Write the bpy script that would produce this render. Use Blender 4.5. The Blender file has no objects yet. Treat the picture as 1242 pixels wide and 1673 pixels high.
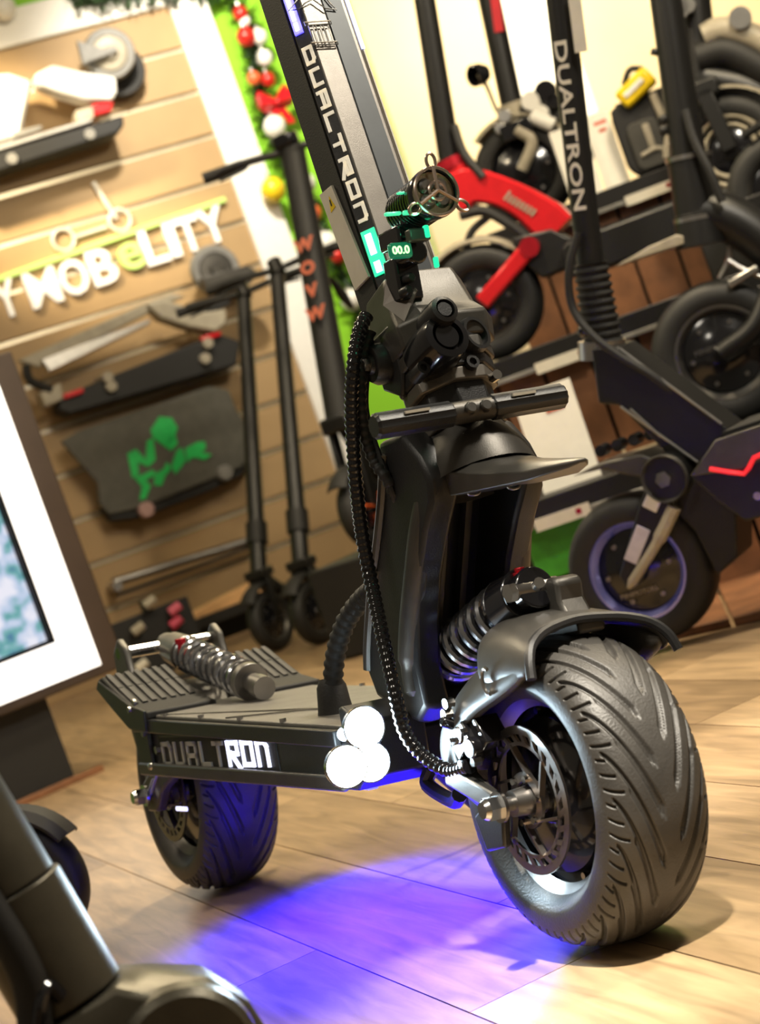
import bpy, bmesh, math, random
import numpy as np
from mathutils import Vector, Matrix, Quaternion
random.seed(7)
PI = math.pi
SC = bpy.context.scene
COL = SC.collection

# ------------------------------------------------------------------ camera
FPX, PITCH, ROLL, CAMH = 3141.0, math.radians(2.328), math.radians(19.775), 0.595
IW, IH = 1242.0, 1673.0
FW = Vector((0, math.cos(PITCH), -math.sin(PITCH)))
UP0 = Vector((0, math.sin(PITCH), math.cos(PITCH)))
RT0 = Vector((1, 0, 0))
cam_r = RT0 * math.cos(ROLL) - UP0 * math.sin(ROLL)
cam_u = RT0 * math.sin(ROLL) + UP0 * math.cos(ROLL)
cd = bpy.data.cameras.new('camera')
camo = bpy.data.objects.new('camera', cd)
COL.objects.link(camo)
m3 = Matrix((cam_r, cam_u, -FW)).transposed()
camo.matrix_world = Matrix.Translation((0, 0, CAMH)) @ m3.to_4x4()
cd.sensor_fit = 'VERTICAL'
cd.sensor_height = 36.0
cd.lens = 36.0 * FPX / IH
cd.clip_start = 0.05
cd.dof.use_dof = True
cd.dof.focus_distance = 2.25
APERTURE_D = 0.0105
cd.dof.aperture_fstop = (cd.lens / 1000.0) / APERTURE_D
SC.camera = camo

# ------------------------------------------------------------------ light
SC.view_settings.view_transform = 'Standard'
SC.view_settings.look = 'None'
SC.view_settings.gamma = 1.0
SC.view_settings.use_curve_mapping = False
SC.view_settings.exposure = 0.0
world = bpy.data.worlds.new('shop_ambient')
SC.world = world
world.use_nodes = True
bgn = world.node_tree.nodes['Background']
bgn.inputs[0].default_value = (1.0, 0.82, 0.58, 1)
bgn.inputs[1].default_value = 0.13

def lamp(name, kind, loc, power, color, target=None, size=0.3, angle=60, blend=0.5):
    ld = bpy.data.lights.new(name, kind)
    ld.energy = power
    ld.color = color
    if kind == 'AREA':
        ld.shape = 'DISK'
        ld.size = size
    elif kind == 'SPOT':
        ld.spot_size = math.radians(angle)
        ld.spot_blend = blend
        ld.shadow_soft_size = size
    else:
        ld.shadow_soft_size = size
    o = bpy.data.objects.new(name, ld)
    COL.objects.link(o)
    o.location = loc
    if target is not None:
        o.rotation_euler = (Vector(target) - Vector(loc)).to_track_quat('-Z', 'Y').to_euler()
    return o

WARM = (1.0, 0.83, 0.56)
NEUT = (1.0, 0.91, 0.76)
lamp('ceiling_lamp', 'AREA', (1.85, 2.0, 2.75), 78, NEUT, (0.3, 2.3, 0.2), 0.4)
lamp('ceiling_lamp', 'AREA', (-1.1, 1.3, 2.75), 14, NEUT, (-0.1, 2.4, 0.2), 0.5)  # unseen lamp, added as weak fill on the scooter's near side
lamp('ceiling_lamp', 'AREA', (0.5, 4.3, 2.75), 62, WARM, (0.1, 3.2, 0.0), 0.4)
lamp('ceiling_lamp', 'AREA', (-1.2, 3.9, 2.75), 30, WARM, (-0.9, 3.4, 0.0), 0.4)
lamp('ceiling_lamp', 'AREA', (1.7, 3.6, 2.75), 46, WARM, (1.0, 5.2, 0.7), 0.45)
lamp('ceiling_lamp', 'AREA', (-0.3, 6.0, 2.9), 15, WARM, (-0.5, 7.4, 0.9), 0.5)
lamp('wall_spotlight', 'SPOT', (-1.25, 6.5, 3.05), 620, WARM, (-0.92, 7.95, 2.05), 0.08, 36, 1.0)
lamp('wall_spotlight', 'SPOT', (0.1, 6.6, 3.05), 330, NEUT, (0.1, 8.2, 2.0), 0.08, 70, 0.9)
lamp('wall_spotlight', 'SPOT', (1.7, 6.7, 3.05), 720, WARM, (1.95, 8.6, 2.2), 0.10, 85, 0.9)
lamp('floor_spotlight', 'SPOT', (0.40, 0.95, 2.8), 1000, NEUT, (-0.02, 1.90, 0.0), 0.05, 14, 0.9)
lamp('floor_spotlight', 'SPOT', (0.9, 3.6, 2.8), 520, NEUT, (0.33, 2.66, 0.0), 0.05, 13, 0.9)

# ------------------------------------------------------------------ pixel helpers
def ray(px, py):
    dx, dy = px - IW / 2, py - IH / 2
    c, s = math.cos(ROLL), math.sin(ROLL)
    u = dx * c - dy * s
    v = -dx * s - dy * c
    return FW * FPX + RT0 * u + UP0 * v
O0 = Vector((0, 0, CAMH))
def on_floor(px, py, z=0.0):
    d = ray(px, py)
    return O0 + d * ((z - CAMH) / d.z)
ANG = math.radians(20.6)
RA = Vector((math.cos(ANG), math.sin(ANG), 0))     # along the back wall
RB = Vector((-math.sin(ANG), math.cos(ANG), 0))    # into the back wall
def on_t(px, py, t):
    d = ray(px, py)
    return O0 + d * ((t - O0.dot(RB)) / d.dot(RB))
def st(px, py, t):
    p = on_t(px, py, t)
    return p.dot(RA), p.z
def room(s, t, z=0.0):
    return RA * s + RB * t + Vector((0, 0, z))
def at_depth(px, py, Y):
    d = ray(px, py)
    return O0 + d * (Y / d.y)

# ------------------------------------------------------------------ materials
MATS = {}
def mat(name, col, rough=0.5, metal=0.0, emit=None, estr=0.0, var=0.12, scale=30.0, bump=0.0, bscale=200.0, coat=0.0, spec=0.5):
    if name in MATS:
        return MATS[name]
    m = bpy.data.materials.new(name)
    m.use_nodes = True
    nt = m.node_tree
    b = nt.nodes['Principled BSDF']
    b.inputs['Roughness'].default_value = rough
    b.inputs['Metallic'].default_value = metal
    b.inputs['Specular IOR Level'].default_value = spec
    b.inputs['Coat Weight'].default_value = coat
    tc = nt.nodes.new('ShaderNodeTexCoord')
    nz = nt.nodes.new('ShaderNodeTexNoise')
    nz.inputs['Scale'].default_value = scale
    nz.inputs['Detail'].default_value = 4
    nt.links.new(tc.outputs['Object'], nz.inputs['Vector'])
    rp = nt.nodes.new('ShaderNodeValToRGB')
    c0 = [max(0, x * (1 - var)) for x in col]
    c1 = [min(1, x * (1 + var)) for x in col]
    rp.color_ramp.elements[0].position = 0.3
    rp.color_ramp.elements[1].position = 0.7
    rp.color_ramp.elements[0].color = (*c0, 1)
    rp.color_ramp.elements[1].color = (*c1, 1)
    nt.links.new(nz.outputs['Fac'], rp.inputs['Fac'])
    nt.links.new(rp.outputs['Color'], b.inputs['Base Color'])
    if bump > 0:
        n2 = nt.nodes.new('ShaderNodeTexNoise')
        n2.inputs['Scale'].default_value = bscale
        n2.inputs['Detail'].default_value = 3
        nt.links.new(tc.outputs['Object'], n2.inputs['Vector'])
        bp = nt.nodes.new('ShaderNodeBump')
        bp.inputs['Strength'].default_value = bump
        bp.inputs['Distance'].default_value = 0.002
        nt.links.new(n2.outputs['Fac'], bp.inputs['Height'])
        nt.links.new(bp.outputs['Normal'], b.inputs['Normal'])
    if emit is not None:
        b.inputs['Emission Color'].default_value = (*emit, 1)
        b.inputs['Emission Strength'].default_value = estr
    MATS[name] = m
    return m

BLACK = mat('satin_black_metal', (0.017, 0.017, 0.018), 0.38, 0.0, bump=0.15, bscale=600)
MATTE = mat('matte_black', (0.014, 0.0135, 0.013), 0.6, bump=0.2, bscale=500)
GLOSS = mat('gloss_black', (0.008, 0.008, 0.010), 0.16, coat=0.4)
GUN = mat('gunmetal', (0.085, 0.080, 0.072), 0.40, 0.55, bump=0.1, bscale=700)
STEMG = mat('stem_grey', (0.17, 0.155, 0.135), 0.36, 0.5, bump=0.08, bscale=900)
RUBBER = mat('tyre_rubber', (0.043, 0.040, 0.036), 0.45, bump=0.25, bscale=350, var=0.2)
RUBBER2 = mat('old_tyre_rubber', (0.022, 0.021, 0.020), 0.6, bump=0.2, bscale=300)
CHROME = mat('polished_steel', (0.62, 0.62, 0.62), 0.16, 1.0, var=0.05)
ALU = mat('brushed_aluminium', (0.45, 0.44, 0.42), 0.32, 1.0, var=0.08, bump=0.1, bscale=400)
STEEL = mat('dull_steel', (0.30, 0.29, 0.28), 0.36, 1.0)
SPRING = mat('spring_steel', (0.42, 0.43, 0.46), 0.18, 0.95, var=0.05)
DISCM = mat('brake_disc_steel', (0.30, 0.27, 0.25), 0.30, 1.0)
RED = mat('red_enamel', (0.62, 0.012, 0.018), 0.28, 0.1, coat=0.4, var=0.08)
REDANO = mat('red_anodised', (0.55, 0.02, 0.035), 0.25, 0.6)
ORANGE = mat('orange_paint', (0.75, 0.12, 0.02), 0.45)
ORANGED = mat('dim_orange_print', (0.42, 0.075, 0.018), 0.5)
YELLOW = mat('yellow_plastic', (0.85, 0.60, 0.01), 0.35)
WHITEP = mat('white_plastic', (0.80, 0.79, 0.74), 0.35, var=0.04)
PAPER = mat('white_paper', (0.86, 0.83, 0.74), 0.8, var=0.03)
PALE = mat('pale_sticker', (0.66, 0.62, 0.52), 0.45, var=0.06)
GREYP = mat('grey_plastic', (0.20, 0.195, 0.18), 0.5)
BEIGE = mat('beige_grey_plastic', (0.36, 0.32, 0.24), 0.45)
WOODB = mat('stained_brown_wood', (0.20, 0.085, 0.035), 0.5, var=0.3, scale=14, bump=0.3, bscale=60)
WOODC = mat('pale_raw_wood', (0.80, 0.48, 0.22), 0.6, var=0.2, scale=12)
GREENB = mat('green_painted_board', (0.045, 0.30, 0.02), 0.5)
CABB = mat('dark_brown_cabinet', (0.050, 0.032, 0.022), 0.45, var=0.15, scale=6)
OLIVE = mat('olive_grey_metal', (0.105, 0.095, 0.070), 0.38, 0.55, bump=0.15, bscale=500)
TAN = mat('tan_slat_board', (0.40, 0.265, 0.125), 0.55, var=0.06, scale=5)
STRIP = mat('aluminium_strip', (0.80, 0.72, 0.55), 0.30, 0.5, var=0.05)
WHITEF = mat('white_frame_paint', (0.90, 0.88, 0.82), 0.5, emit=(1, 0.95, 0.85), estr=0.0, var=0.02)
GREENW = mat('lime_green_wall', (0.26, 0.62, 0.02), 0.6, var=0.06, scale=2)
CREAM = mat('cream_wall', (0.78, 0.65, 0.42), 0.7, var=0.05, scale=3, bump=0.1, bscale=80)
LEAF = mat('garland_green', (0.035, 0.075, 0.025), 0.6, var=0.4)
BRED = mat('bauble_red', (0.62, 0.03, 0.02), 0.22, 0.3)
BWHT = mat('bauble_white', (0.86, 0.84, 0.76), 0.25)
BYEL = mat('bauble_yellow', (0.88, 0.62, 0.02), 0.25)
BORG = mat('bauble_orange', (0.75, 0.13, 0.04), 0.25)
GRAFF = mat('green_graffiti_paint', (0.01, 0.52, 0.10), 0.5)
BOARDM = mat('dark_grip_deck', (0.085, 0.082, 0.066), 0.65, bump=0.3, bscale=300)
L_WHITE = mat('headlight_lens', (1, 1, 1), 0.2, emit=(0.72, 0.90, 1.0), estr=60.0, var=0)
L_BLUE = mat('blue_white_led_strip', (0.5, 0.5, 1), 0.3, emit=(0.06, 0.05, 1.0), estr=3.0, var=0)
L_STRIP = mat('white_blue_led_core', (0.8, 0.8, 1), 0.3, emit=(0.55, 0.6, 1.0), estr=4.0, var=0)
L_UND = mat('underglow_blue_led', (0.1, 0.1, 1), 0.3, emit=(0.02, 0.02, 1.0), estr=14.0, var=0)
L_GREEN = mat('green_led', (0.02, 0.30, 0.16), 0.3, emit=(0.02, 1.0, 0.42), estr=1.1, var=0)
L_GREENC = mat('green_white_led', (0.7, 1, 0.9), 0.3, emit=(0.55, 1.0, 0.80), estr=6.0, var=0)
L_DIGIT = mat('display_digit', (0.7, 1, 0.6), 0.3, emit=(0.55, 1.0, 0.45), estr=1.6, var=0)
L_LOGO = mat('lit_logo_letter', (0.9, 0.9, 1), 0.3, emit=(0.72, 0.76, 1.0), estr=1.5, var=0)
L_STEM = mat('stem_letter_light', (0.85, 0.80, 0.68), 0.4, emit=(1.0, 0.88, 0.66), estr=0.30, var=0)
BLUERIM = mat('bluish_rim_metal', (0.42, 0.42, 0.78), 0.22, metal=0.85, emit=(0.20, 0.22, 1.0), estr=0.05, var=0.1)  # bluish metal ring, no lamp; a faint blue glow is added to it
L_TVF = mat('lit_white_border', (1, 1, 1), 0.3, emit=(1.0, 0.97, 0.92), estr=1.6, var=0)
L_RED = mat('red_light_strip', (0.9, 0.03, 0.04), 0.3, emit=(1, 0.02, 0.04), estr=0.6, var=0)
L_SIGN = mat('white_sign_letter', (0.92, 0.90, 0.84), 0.4, emit=(1.0, 0.95, 0.82), estr=0.35, var=0)
L_SIGNG = mat('pale_green_sign', (0.55, 0.80, 0.22), 0.4, emit=(0.55, 0.9, 0.2), estr=0.12, var=0)

def screen_mat():
    m = bpy.data.materials.new('tv_screen_picture')
    m.use_nodes = True
    nt = m.node_tree
    b = nt.nodes['Principled BSDF']
    tc = nt.nodes.new('ShaderNodeTexCoord')
    n = nt.nodes.new('ShaderNodeTexNoise')
    n.inputs['Scale'].default_value = 16
    n.inputs['Detail'].default_value = 6
    nt.links.new(tc.outputs['Object'], n.inputs['Vector'])
    r = nt.nodes.new('ShaderNodeValToRGB')
    e = r.color_ramp.elements
    e[0].position = 0.30; e[0].color = (0.05, 0.16, 0.34, 1)
    e[1].position = 0.62; e[1].color = (0.85, 0.85, 0.95, 1)
    k = e.new(0.42); k.color = (0.15, 0.42, 0.42, 1)
    k = e.new(0.50); k.color = (0.48, 0.60, 0.80, 1)
    nt.links.new(n.outputs['Fac'], r.inputs['Fac'])
    nt.links.new(r.outputs['Color'], b.inputs['Emission Color'])
    b.inputs['Emission Strength'].default_value = 0.95
    b.inputs['Base Color'].default_value = (0.02, 0.02, 0.02, 1)
    b.inputs['Roughness'].default_value = 0.2
    return m
SCREEN = screen_mat()

def floor_mat(i, col):
    m = bpy.data.materials.new('oak_laminate_%s' % 'abcdef'[i])
    m.use_nodes = True
    nt = m.node_tree
    b = nt.nodes['Principled BSDF']
    tc = nt.nodes.new('ShaderNodeTexCoord')
    oi = nt.nodes.new('ShaderNodeObjectInfo')
    mp = nt.nodes.new('ShaderNodeMapping')
    mp.inputs['Scale'].default_value = (1.2, 11.0, 1.0)
    ad = nt.nodes.new('ShaderNodeVectorMath'); ad.operation = 'ADD'
    nt.links.new(tc.outputs['Object'], ad.inputs[0])
    ml = nt.nodes.new('ShaderNodeVectorMath'); ml.operation = 'SCALE'
    ml.inputs[3].default_value = 9.0
    cmb = nt.nodes.new('ShaderNodeCombineXYZ')
    for k in range(3):
        nt.links.new(oi.outputs['Random'], cmb.inputs[k])
    nt.links.new(cmb.outputs[0], ml.inputs[0])
    nt.links.new(ml.outputs[0], ad.inputs[1])
    nt.links.new(ad.outputs[0], mp.inputs['Vector'])
    n = nt.nodes.new('ShaderNodeTexNoise')
    n.inputs['Scale'].default_value = 4.0
    n.inputs['Detail'].default_value = 8
    n.inputs['Distortion'].default_value = 0.6
    nt.links.new(mp.outputs[0], n.inputs['Vector'])
    r = nt.nodes.new('ShaderNodeValToRGB')
    e = r.color_ramp.elements
    e[0].position = 0.30; e[0].color = (*[c * 0.62 for c in col], 1)
    e[1].position = 0.72; e[1].color = (*[min(1, c * 1.22) for c in col], 1)
    nt.links.new(n.outputs['Fac'], r.inputs['Fac'])
    nt.links.new(r.outputs[0], b.inputs['Base Color'])
    b.inputs['Roughness'].default_value = 0.36
    bp = nt.nodes.new('ShaderNodeBump')
    bp.inputs['Strength'].default_value = 0.25
    bp.inputs['Distance'].default_value = 0.002
    nt.links.new(n.outputs['Fac'], bp.inputs['Height'])
    nt.links.new(bp.outputs[0], b.inputs['Normal'])
    return m
FLOORM = [floor_mat(i, c) for i, c in enumerate([(0.40, 0.27, 0.145), (0.47, 0.325, 0.18), (0.34, 0.23, 0.125)])]

# ------------------------------------------------------------------ mesh helpers
def frame_from(d):
    d = Vector(d).normalized()
    a = Vector((0, 0, 1)) if abs(d.z) < 0.9 else Vector((1, 0, 0))
    e1 = d.cross(a).normalized()
    e2 = d.cross(e1).normalized()
    return d, e1, e2

class MB:
    def __init__(self):
        self.v = []
        self.f = []
    def add(self, vs, fs):
        k = len(self.v)
        self.v += [tuple(p) for p in vs]
        self.f += [tuple(i + k for i in f) for f in fs]
        return self
    def box(self, c, s, M=None):
        hx, hy, hz = s[0] / 2, s[1] / 2, s[2] / 2
        vs = [Vector((x, y, z)) for x in (-hx, hx) for y in (-hy, hy) for z in (-hz, hz)]
        if M is not None:
            vs = [M @ p for p in vs]
        vs = [p + Vector(c) for p in vs]
        return self.add(vs, [(0, 1, 3, 2), (4, 6, 7, 5), (0, 4, 5, 1), (2, 3, 7, 6), (0, 2, 6, 4), (1, 5, 7, 3)])
    def bar(self, p0, p1, w, h, up=(0, 0, 1)):
        p0, p1 = Vector(p0), Vector(p1)
        d = (p1 - p0)
        L = d.length
        d.normalize()
        u = Vector(up)
        s = d.cross(u).normalized()
        u = s.cross(d).normalized()
        vs = []
        for p in (p0, p1):
            for a, b in ((-1, -1), (1, -1), (1, 1), (-1, 1)):
                vs.append(p + s * (a * w / 2) + u * (b * h / 2))
        return self.add(vs, [(3, 2, 1, 0), (4, 5, 6, 7), (0, 1, 5, 4), (1, 2, 6, 5), (2, 3, 7, 6), (3, 0, 4, 7)])
    def prism(self, poly, y0, y1, fn=None):
        """poly in (x,z), extruded along y from y0 to y1 (or through fn(a,b,d))"""
        if fn is None:
            fn = lambda a, b, d: (a, d, b)
        n = len(poly)
        vs = [fn(a, b, y0) for a, b in poly] + [fn(a, b, y1) for a, b in poly]
        fs = [tuple(range(n)), tuple(range(2 * n - 1, n - 1, -1))]
        for i in range(n):
            j = (i + 1) % n
            fs.append((j, i, i + n, j + n))
        return self.add(vs, fs)
    def loft(self, secs, closed=True, caps=True):
        n = len(secs[0])
        vs = [p for s in secs for p in s]
        fs = []
        for k in range(len(secs) - 1):
            for i in range(n if closed else n - 1):
                j = (i + 1) % n
                fs.append((k * n + i, k * n + j, (k + 1) * n + j, (k + 1) * n + i))
        if caps:
            fs.append(tuple(range(n - 1, -1, -1)))
            fs.append(tuple((len(secs) - 1) * n + i for i in range(n)))
        return self.add(vs, fs)
    def cyl(self, p0, p1, r0, r1=None, n=20, caps=True):
        if r1 is None:
            r1 = r0
        p0, p1 = Vector(p0), Vector(p1)
        d, e1, e2 = frame_from(p1 - p0)
        secs = []
        for p, r in ((p0, r0), (p1, r1)):
            secs.append([p + e1 * (r * math.cos(2 * PI * i / n)) + e2 * (r * math.sin(2 * PI * i / n)) for i in range(n)])
        return self.loft(secs, True, caps)
    def tube(self, pts, r, n=10, caps=True, closed=False):
        pts = [Vector(p) for p in pts]
        m = len(pts)
        rs = r if isinstance(r, (list, tuple)) else [r] * m
        tang = []
        for i in range(m):
            a = pts[(i - 1) % m] if (closed or i > 0) else pts[0]
            b = pts[(i + 1) % m] if (closed or i < m - 1) else pts[-1]
            tang.append((b - a).normalized())
        d, e1, e2 = frame_from(tang[0])
        secs = []
        for i in range(m):
            if i > 0:
                q = tang[i - 1].rotation_difference(tang[i])
                e1 = q @ e1
                e2 = q @ e2
            secs.append([pts[i] + e1 * (rs[i] * math.cos(2 * PI * k / n)) + e2 * (rs[i] * math.sin(2 * PI * k / n)) for k in range(n)])
        if closed:
            secs.append(secs[0])
            return self.loft(secs, True, False)
        return self.loft(secs, True, caps)
    def lathe(self, prof, c=(0, 0, 0), axis=(0, 1, 0), n=48, a0=0.0, a1=2 * PI, close=False):
        """prof: (radius, offset along axis)"""
        c = Vector(c)
        ax = Vector(axis).normalized()
        if abs(ax.y) > 0.99:
            e1, e2 = Vector((0, 0, 1)), Vector((1, 0, 0))
        else:
            _, e1, e2 = frame_from(ax)
        full = abs(a1 - a0 - 2 * PI) < 1e-6
        m = n if full else n + 1
        secs = []
        for i in range(m):
            a = a0 + (a1 - a0) * i / n
            dr = e1 * math.cos(a) + e2 * math.sin(a)
            secs.append([c + dr * r + ax * o for r, o in prof])
        if full:
            secs.append(secs[0])
        return self.loft(secs, close, caps=(not full) and close)
    def sphere(self, c, r, nu=16, nv=10, sc=(1, 1, 1)):
        c = Vector(c)
        vs = [c + Vector((0, 0, r * sc[2]))]
        for j in range(1, nv):
            t = PI * j / nv
            for i in range(nu):
                p = 2 * PI * i / nu
                vs.append(c + Vector((r * sc[0] * math.sin(t) * math.cos(p), r * sc[1] * math.sin(t) * math.sin(p), r * sc[2] * math.cos(t))))
        vs.append(c - Vector((0, 0, r * sc[2])))
        fs = []
        for i in range(nu):
            fs.append((0, 1 + i, 1 + (i + 1) % nu))
        for j in range(nv - 2):
            for i in range(nu):
                a = 1 + j * nu + i
                b = 1 + j * nu + (i + 1) % nu
                fs.append((a, a + nu, b + nu, b))
        k = len(vs) - 1
        for i in range(nu):
            fs.append((k, k - nu + (i + 1) % nu, k - nu + i))
        return self.add(vs, fs)
    def mesh(self, name, m, smooth=35):
        me = bpy.data.meshes.new(name)
        me.from_pydata(self.v, [], self.f)
        bm = bmesh.new()
        bm.from_mesh(me)
        bmesh.ops.remove_doubles(bm, verts=bm.verts, dist=1e-6)
        bmesh.ops.recalc_face_normals(bm, faces=bm.faces)
        bm.to_mesh(me)
        bm.free()
        me.materials.append(m)
        if smooth:
            me.polygons.foreach_set('use_smooth', [True] * len(me.polygons))
            me.set_sharp_from_angle(angle=math.radians(smooth))
        return me
    def build(self, name, m, parent=None, bevel=0.0, smooth=35, loc=None):
        o = bpy.data.objects.new(name, self.mesh(name, m, smooth))
        COL.objects.link(o)
        if parent is not None:
            o.parent = parent
        if loc is not None:
            o.location = loc
        if bevel > 0:
            bv = o.modifiers.new('edge_round', 'BEVEL')
            bv.width = bevel
            bv.segments = 2
            bv.limit_method = 'ANGLE'
            bv.angle_limit = math.radians(40)
        return o

def empty(name, loc=(0, 0, 0), rz=0.0):
    o = bpy.data.objects.new(name, None)
    COL.objects.link(o)
    o.empty_display_size = 0.05
    o.location = loc
    o.rotation_euler = (0, 0, rz)
    return o
def tag(o, label, cat, group=None):
    o['label'] = label
    o['category'] = cat
    if group:
        o['group'] = group
    return o
def struct(o):
    o['kind'] = 'structure'
    return o
def text_obj(name, s, m, parent, M, size=0.1, extrude=0.002, offset=0.0, align='LEFT'):
    cu = bpy.data.curves.new(name, 'FONT')
    cu.body = s
    cu.size = size
    cu.extrude = extrude
    cu.offset = offset
    cu.align_x = align
    cu.resolution_u = 3
    tmp = bpy.data.objects.new(name, cu)
    COL.objects.link(tmp)
    bpy.context.view_layer.update()
    dg = bpy.context.evaluated_depsgraph_get()
    me = bpy.data.meshes.new_from_object(tmp.evaluated_get(dg))
    bpy.data.objects.remove(tmp)
    me.transform(M)
    me.materials.clear()
    me.materials.append(m)
    me.name = name
    o = bpy.data.objects.new(name, me)
    COL.objects.link(o)
    if parent is not None:
        o.parent = parent
    return o
def axes(origin, ex, ey):
    ex = Vector(ex).normalized(); ey = Vector(ey).normalized()
    ez = ex.cross(ey)
    M = Matrix((ex, ey, ez)).transposed().to_4x4()
    M.translation = Vector(origin)
    return M
GLYPH = {  # squared stroke letters on a unit cell
    'D': [((0, 0), (0, 1)), ((0, 1), (.8, 1)), ((.8, 1), (1, .8)), ((1, .8), (1, 0)), ((1, 0), (0, 0))],
    'U': [((0, 1), (0, 0)), ((0, 0), (1, 0)), ((1, 0), (1, 1))],
    'A': [((0, 0), (0, 1)), ((0, 1), (1, 1)), ((1, 1), (1, 0)), ((0, .42), (1, .42))],
    'L': [((0, 1), (0, 0)), ((0, 0), (1, 0))],
    'T': [((0, 1), (1, 1)), ((.5, 1), (.5, 0))],
    'R': [((0, 0), (0, 1)), ((0, 1), (1, 1)), ((1, 1), (1, .5)), ((1, .5), (.2, .5)), ((.3, .5), (1.15, -.22))],
    'O': [((0, 0), (0, 1)), ((0, 1), (1, 1)), ((1, 1), (1, 0)), ((1, 0), (0, 0))],
    'N': [((0, 0), (0, 1)), ((0, 1), (.8, 1)), ((.8, 1), (1, .8)), ((1, .8), (1, 0))],
    'E': [((0, 0), (0, 1)), ((0, 1), (1, 1)), ((0, .5), (.9, .5)), ((0, 0), (1, 0))],
}
def glyph(ch, M, w, h, th, dep):
    b = MB()
    for (a, c) in GLYPH[ch]:
        p0 = Vector((a[0] * w, a[1] * h, 0)); p1 = Vector((c[0] * w, c[1] * h, 0))
        d = (p1 - p0).normalized()
        p0 = p0 - d * th / 2; p1 = p1 + d * th / 2
        s = Vector((-d.y, d.x, 0)) * th / 2
        q = [p0 - s, p1 - s, p1 + s, p0 + s]
        vs = [M @ p for p in q] + [M @ (p + Vector((0, 0, dep))) for p in q]
        b.add(vs, [(3, 2, 1, 0), (4, 5, 6, 7), (0, 1, 5, 4), (1, 2, 6, 5), (2, 3, 7, 6), (3, 0, 4, 7)])
    return b
def bez(pts, n=8):
    """Catmull-Rom through the points"""
    P = [Vector(p) for p in pts]
    P = [P[0] * 2 - P[1]] + P + [P[-1] * 2 - P[-2]]
    out = []
    for i in range(1, len(P) - 2):
        for k in range(n):
            t = k / n
            a, b, c, d = P[i - 1], P[i], P[i + 1], P[i + 2]
            out.append(0.5 * ((2 * b) + (c - a) * t + (2 * a - 5 * b + 4 * c - d) * t * t + (3 * b - a - 3 * c + d) * t ** 3))
    out.append(P[-2])
    return out
def resample(pts, step):
    out = [pts[0]]
    acc = 0
    for a, b in zip(pts[:-1], pts[1:]):
        L = (b - a).length
        while acc + L >= step:
            a = a + (b - a).normalized() * (step - acc)
            out.append(a)
            L = (b - a).length
            acc = 0
        acc += L
    return out
def ribbed(pts, r, dr, step, n=12):
    p = resample(bez(pts, 14), step)
    rs = [r + (dr if (i // 2) % 2 == 0 else -dr) for i in range(len(p))]
    return MB().tube(p, rs, n)

# ================================================================== structure
def build_floor():
    fl = MB().box((0, 0, -0.022), (10, 12, 0.02)).build('floor', mat('floor_underlay', (0.08, 0.05, 0.03), 0.8), smooth=0)
    fl.location = (RA * 0.3 + RB * 4.0) + Vector((0, 0, 0))
    fl.rotation_euler = (0, 0, ANG)
    struct(fl)
    # laminate planks run towards the back wall (local y of the room)
    PL, PW, GAP = 1.25, 0.19, 0.0022
    b = MB().box((0, 0, -0.006), (PL - GAP, PW - GAP, 0.012))
    meshes = []
    for k in range(3):
        me = b.mesh('plank', FLOORM[k], 0)
        meshes.append(me)
    rnd = random.Random(3)
    s = -2.15
    i = 0
    while s < 2.35:
        off = rnd.uniform(0, PL)
        t = 0.9 - off
        while t < 7.9:
            tc = t + PL / 2
            c = RA * s + RB * tc
            # keep planks the camera can see
            d = c.y
            ok = tc > 0.7 and abs(c.x) < 0.33 * max(d, 0) + 0.9
            if ok:
                o = bpy.data.objects.new('plank', meshes[rnd.choice([0, 0, 1, 1, 2])])
                COL.objects.link(o)
                o.parent = fl
                o.matrix_parent_inverse = Matrix.Identity(4)
                o.location = (s - 0.3, tc - 4.0, 0)
                o.rotation_euler = (0, 0, PI / 2)
            t += PL
        s += PW
        i += 1
    return fl
build_floor()

TW = 7.76          # left wall plane
gw = MB().box((0, 0, 1.55), (7.4, 0.12, 3.1)).build('wall_back_left', GREENW, smooth=0)
gw.location = room(1.9, TW + 0.06); gw.rotation_euler = (0, 0, ANG); struct(gw)
TR = TW - 0.10      # cream wall plane behind the stepped display
S_EDGE = st(618, 130, TR)[0]
cw = MB().box((2.2, 0, 1.55), (4.4, 0.10, 3.1)).build('wall_back_right', CREAM, smooth=0)
cw.location = room(S_EDGE, TR + 0.05); cw.rotation_euler = (0, 0, ANG); struct(cw)

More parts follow.
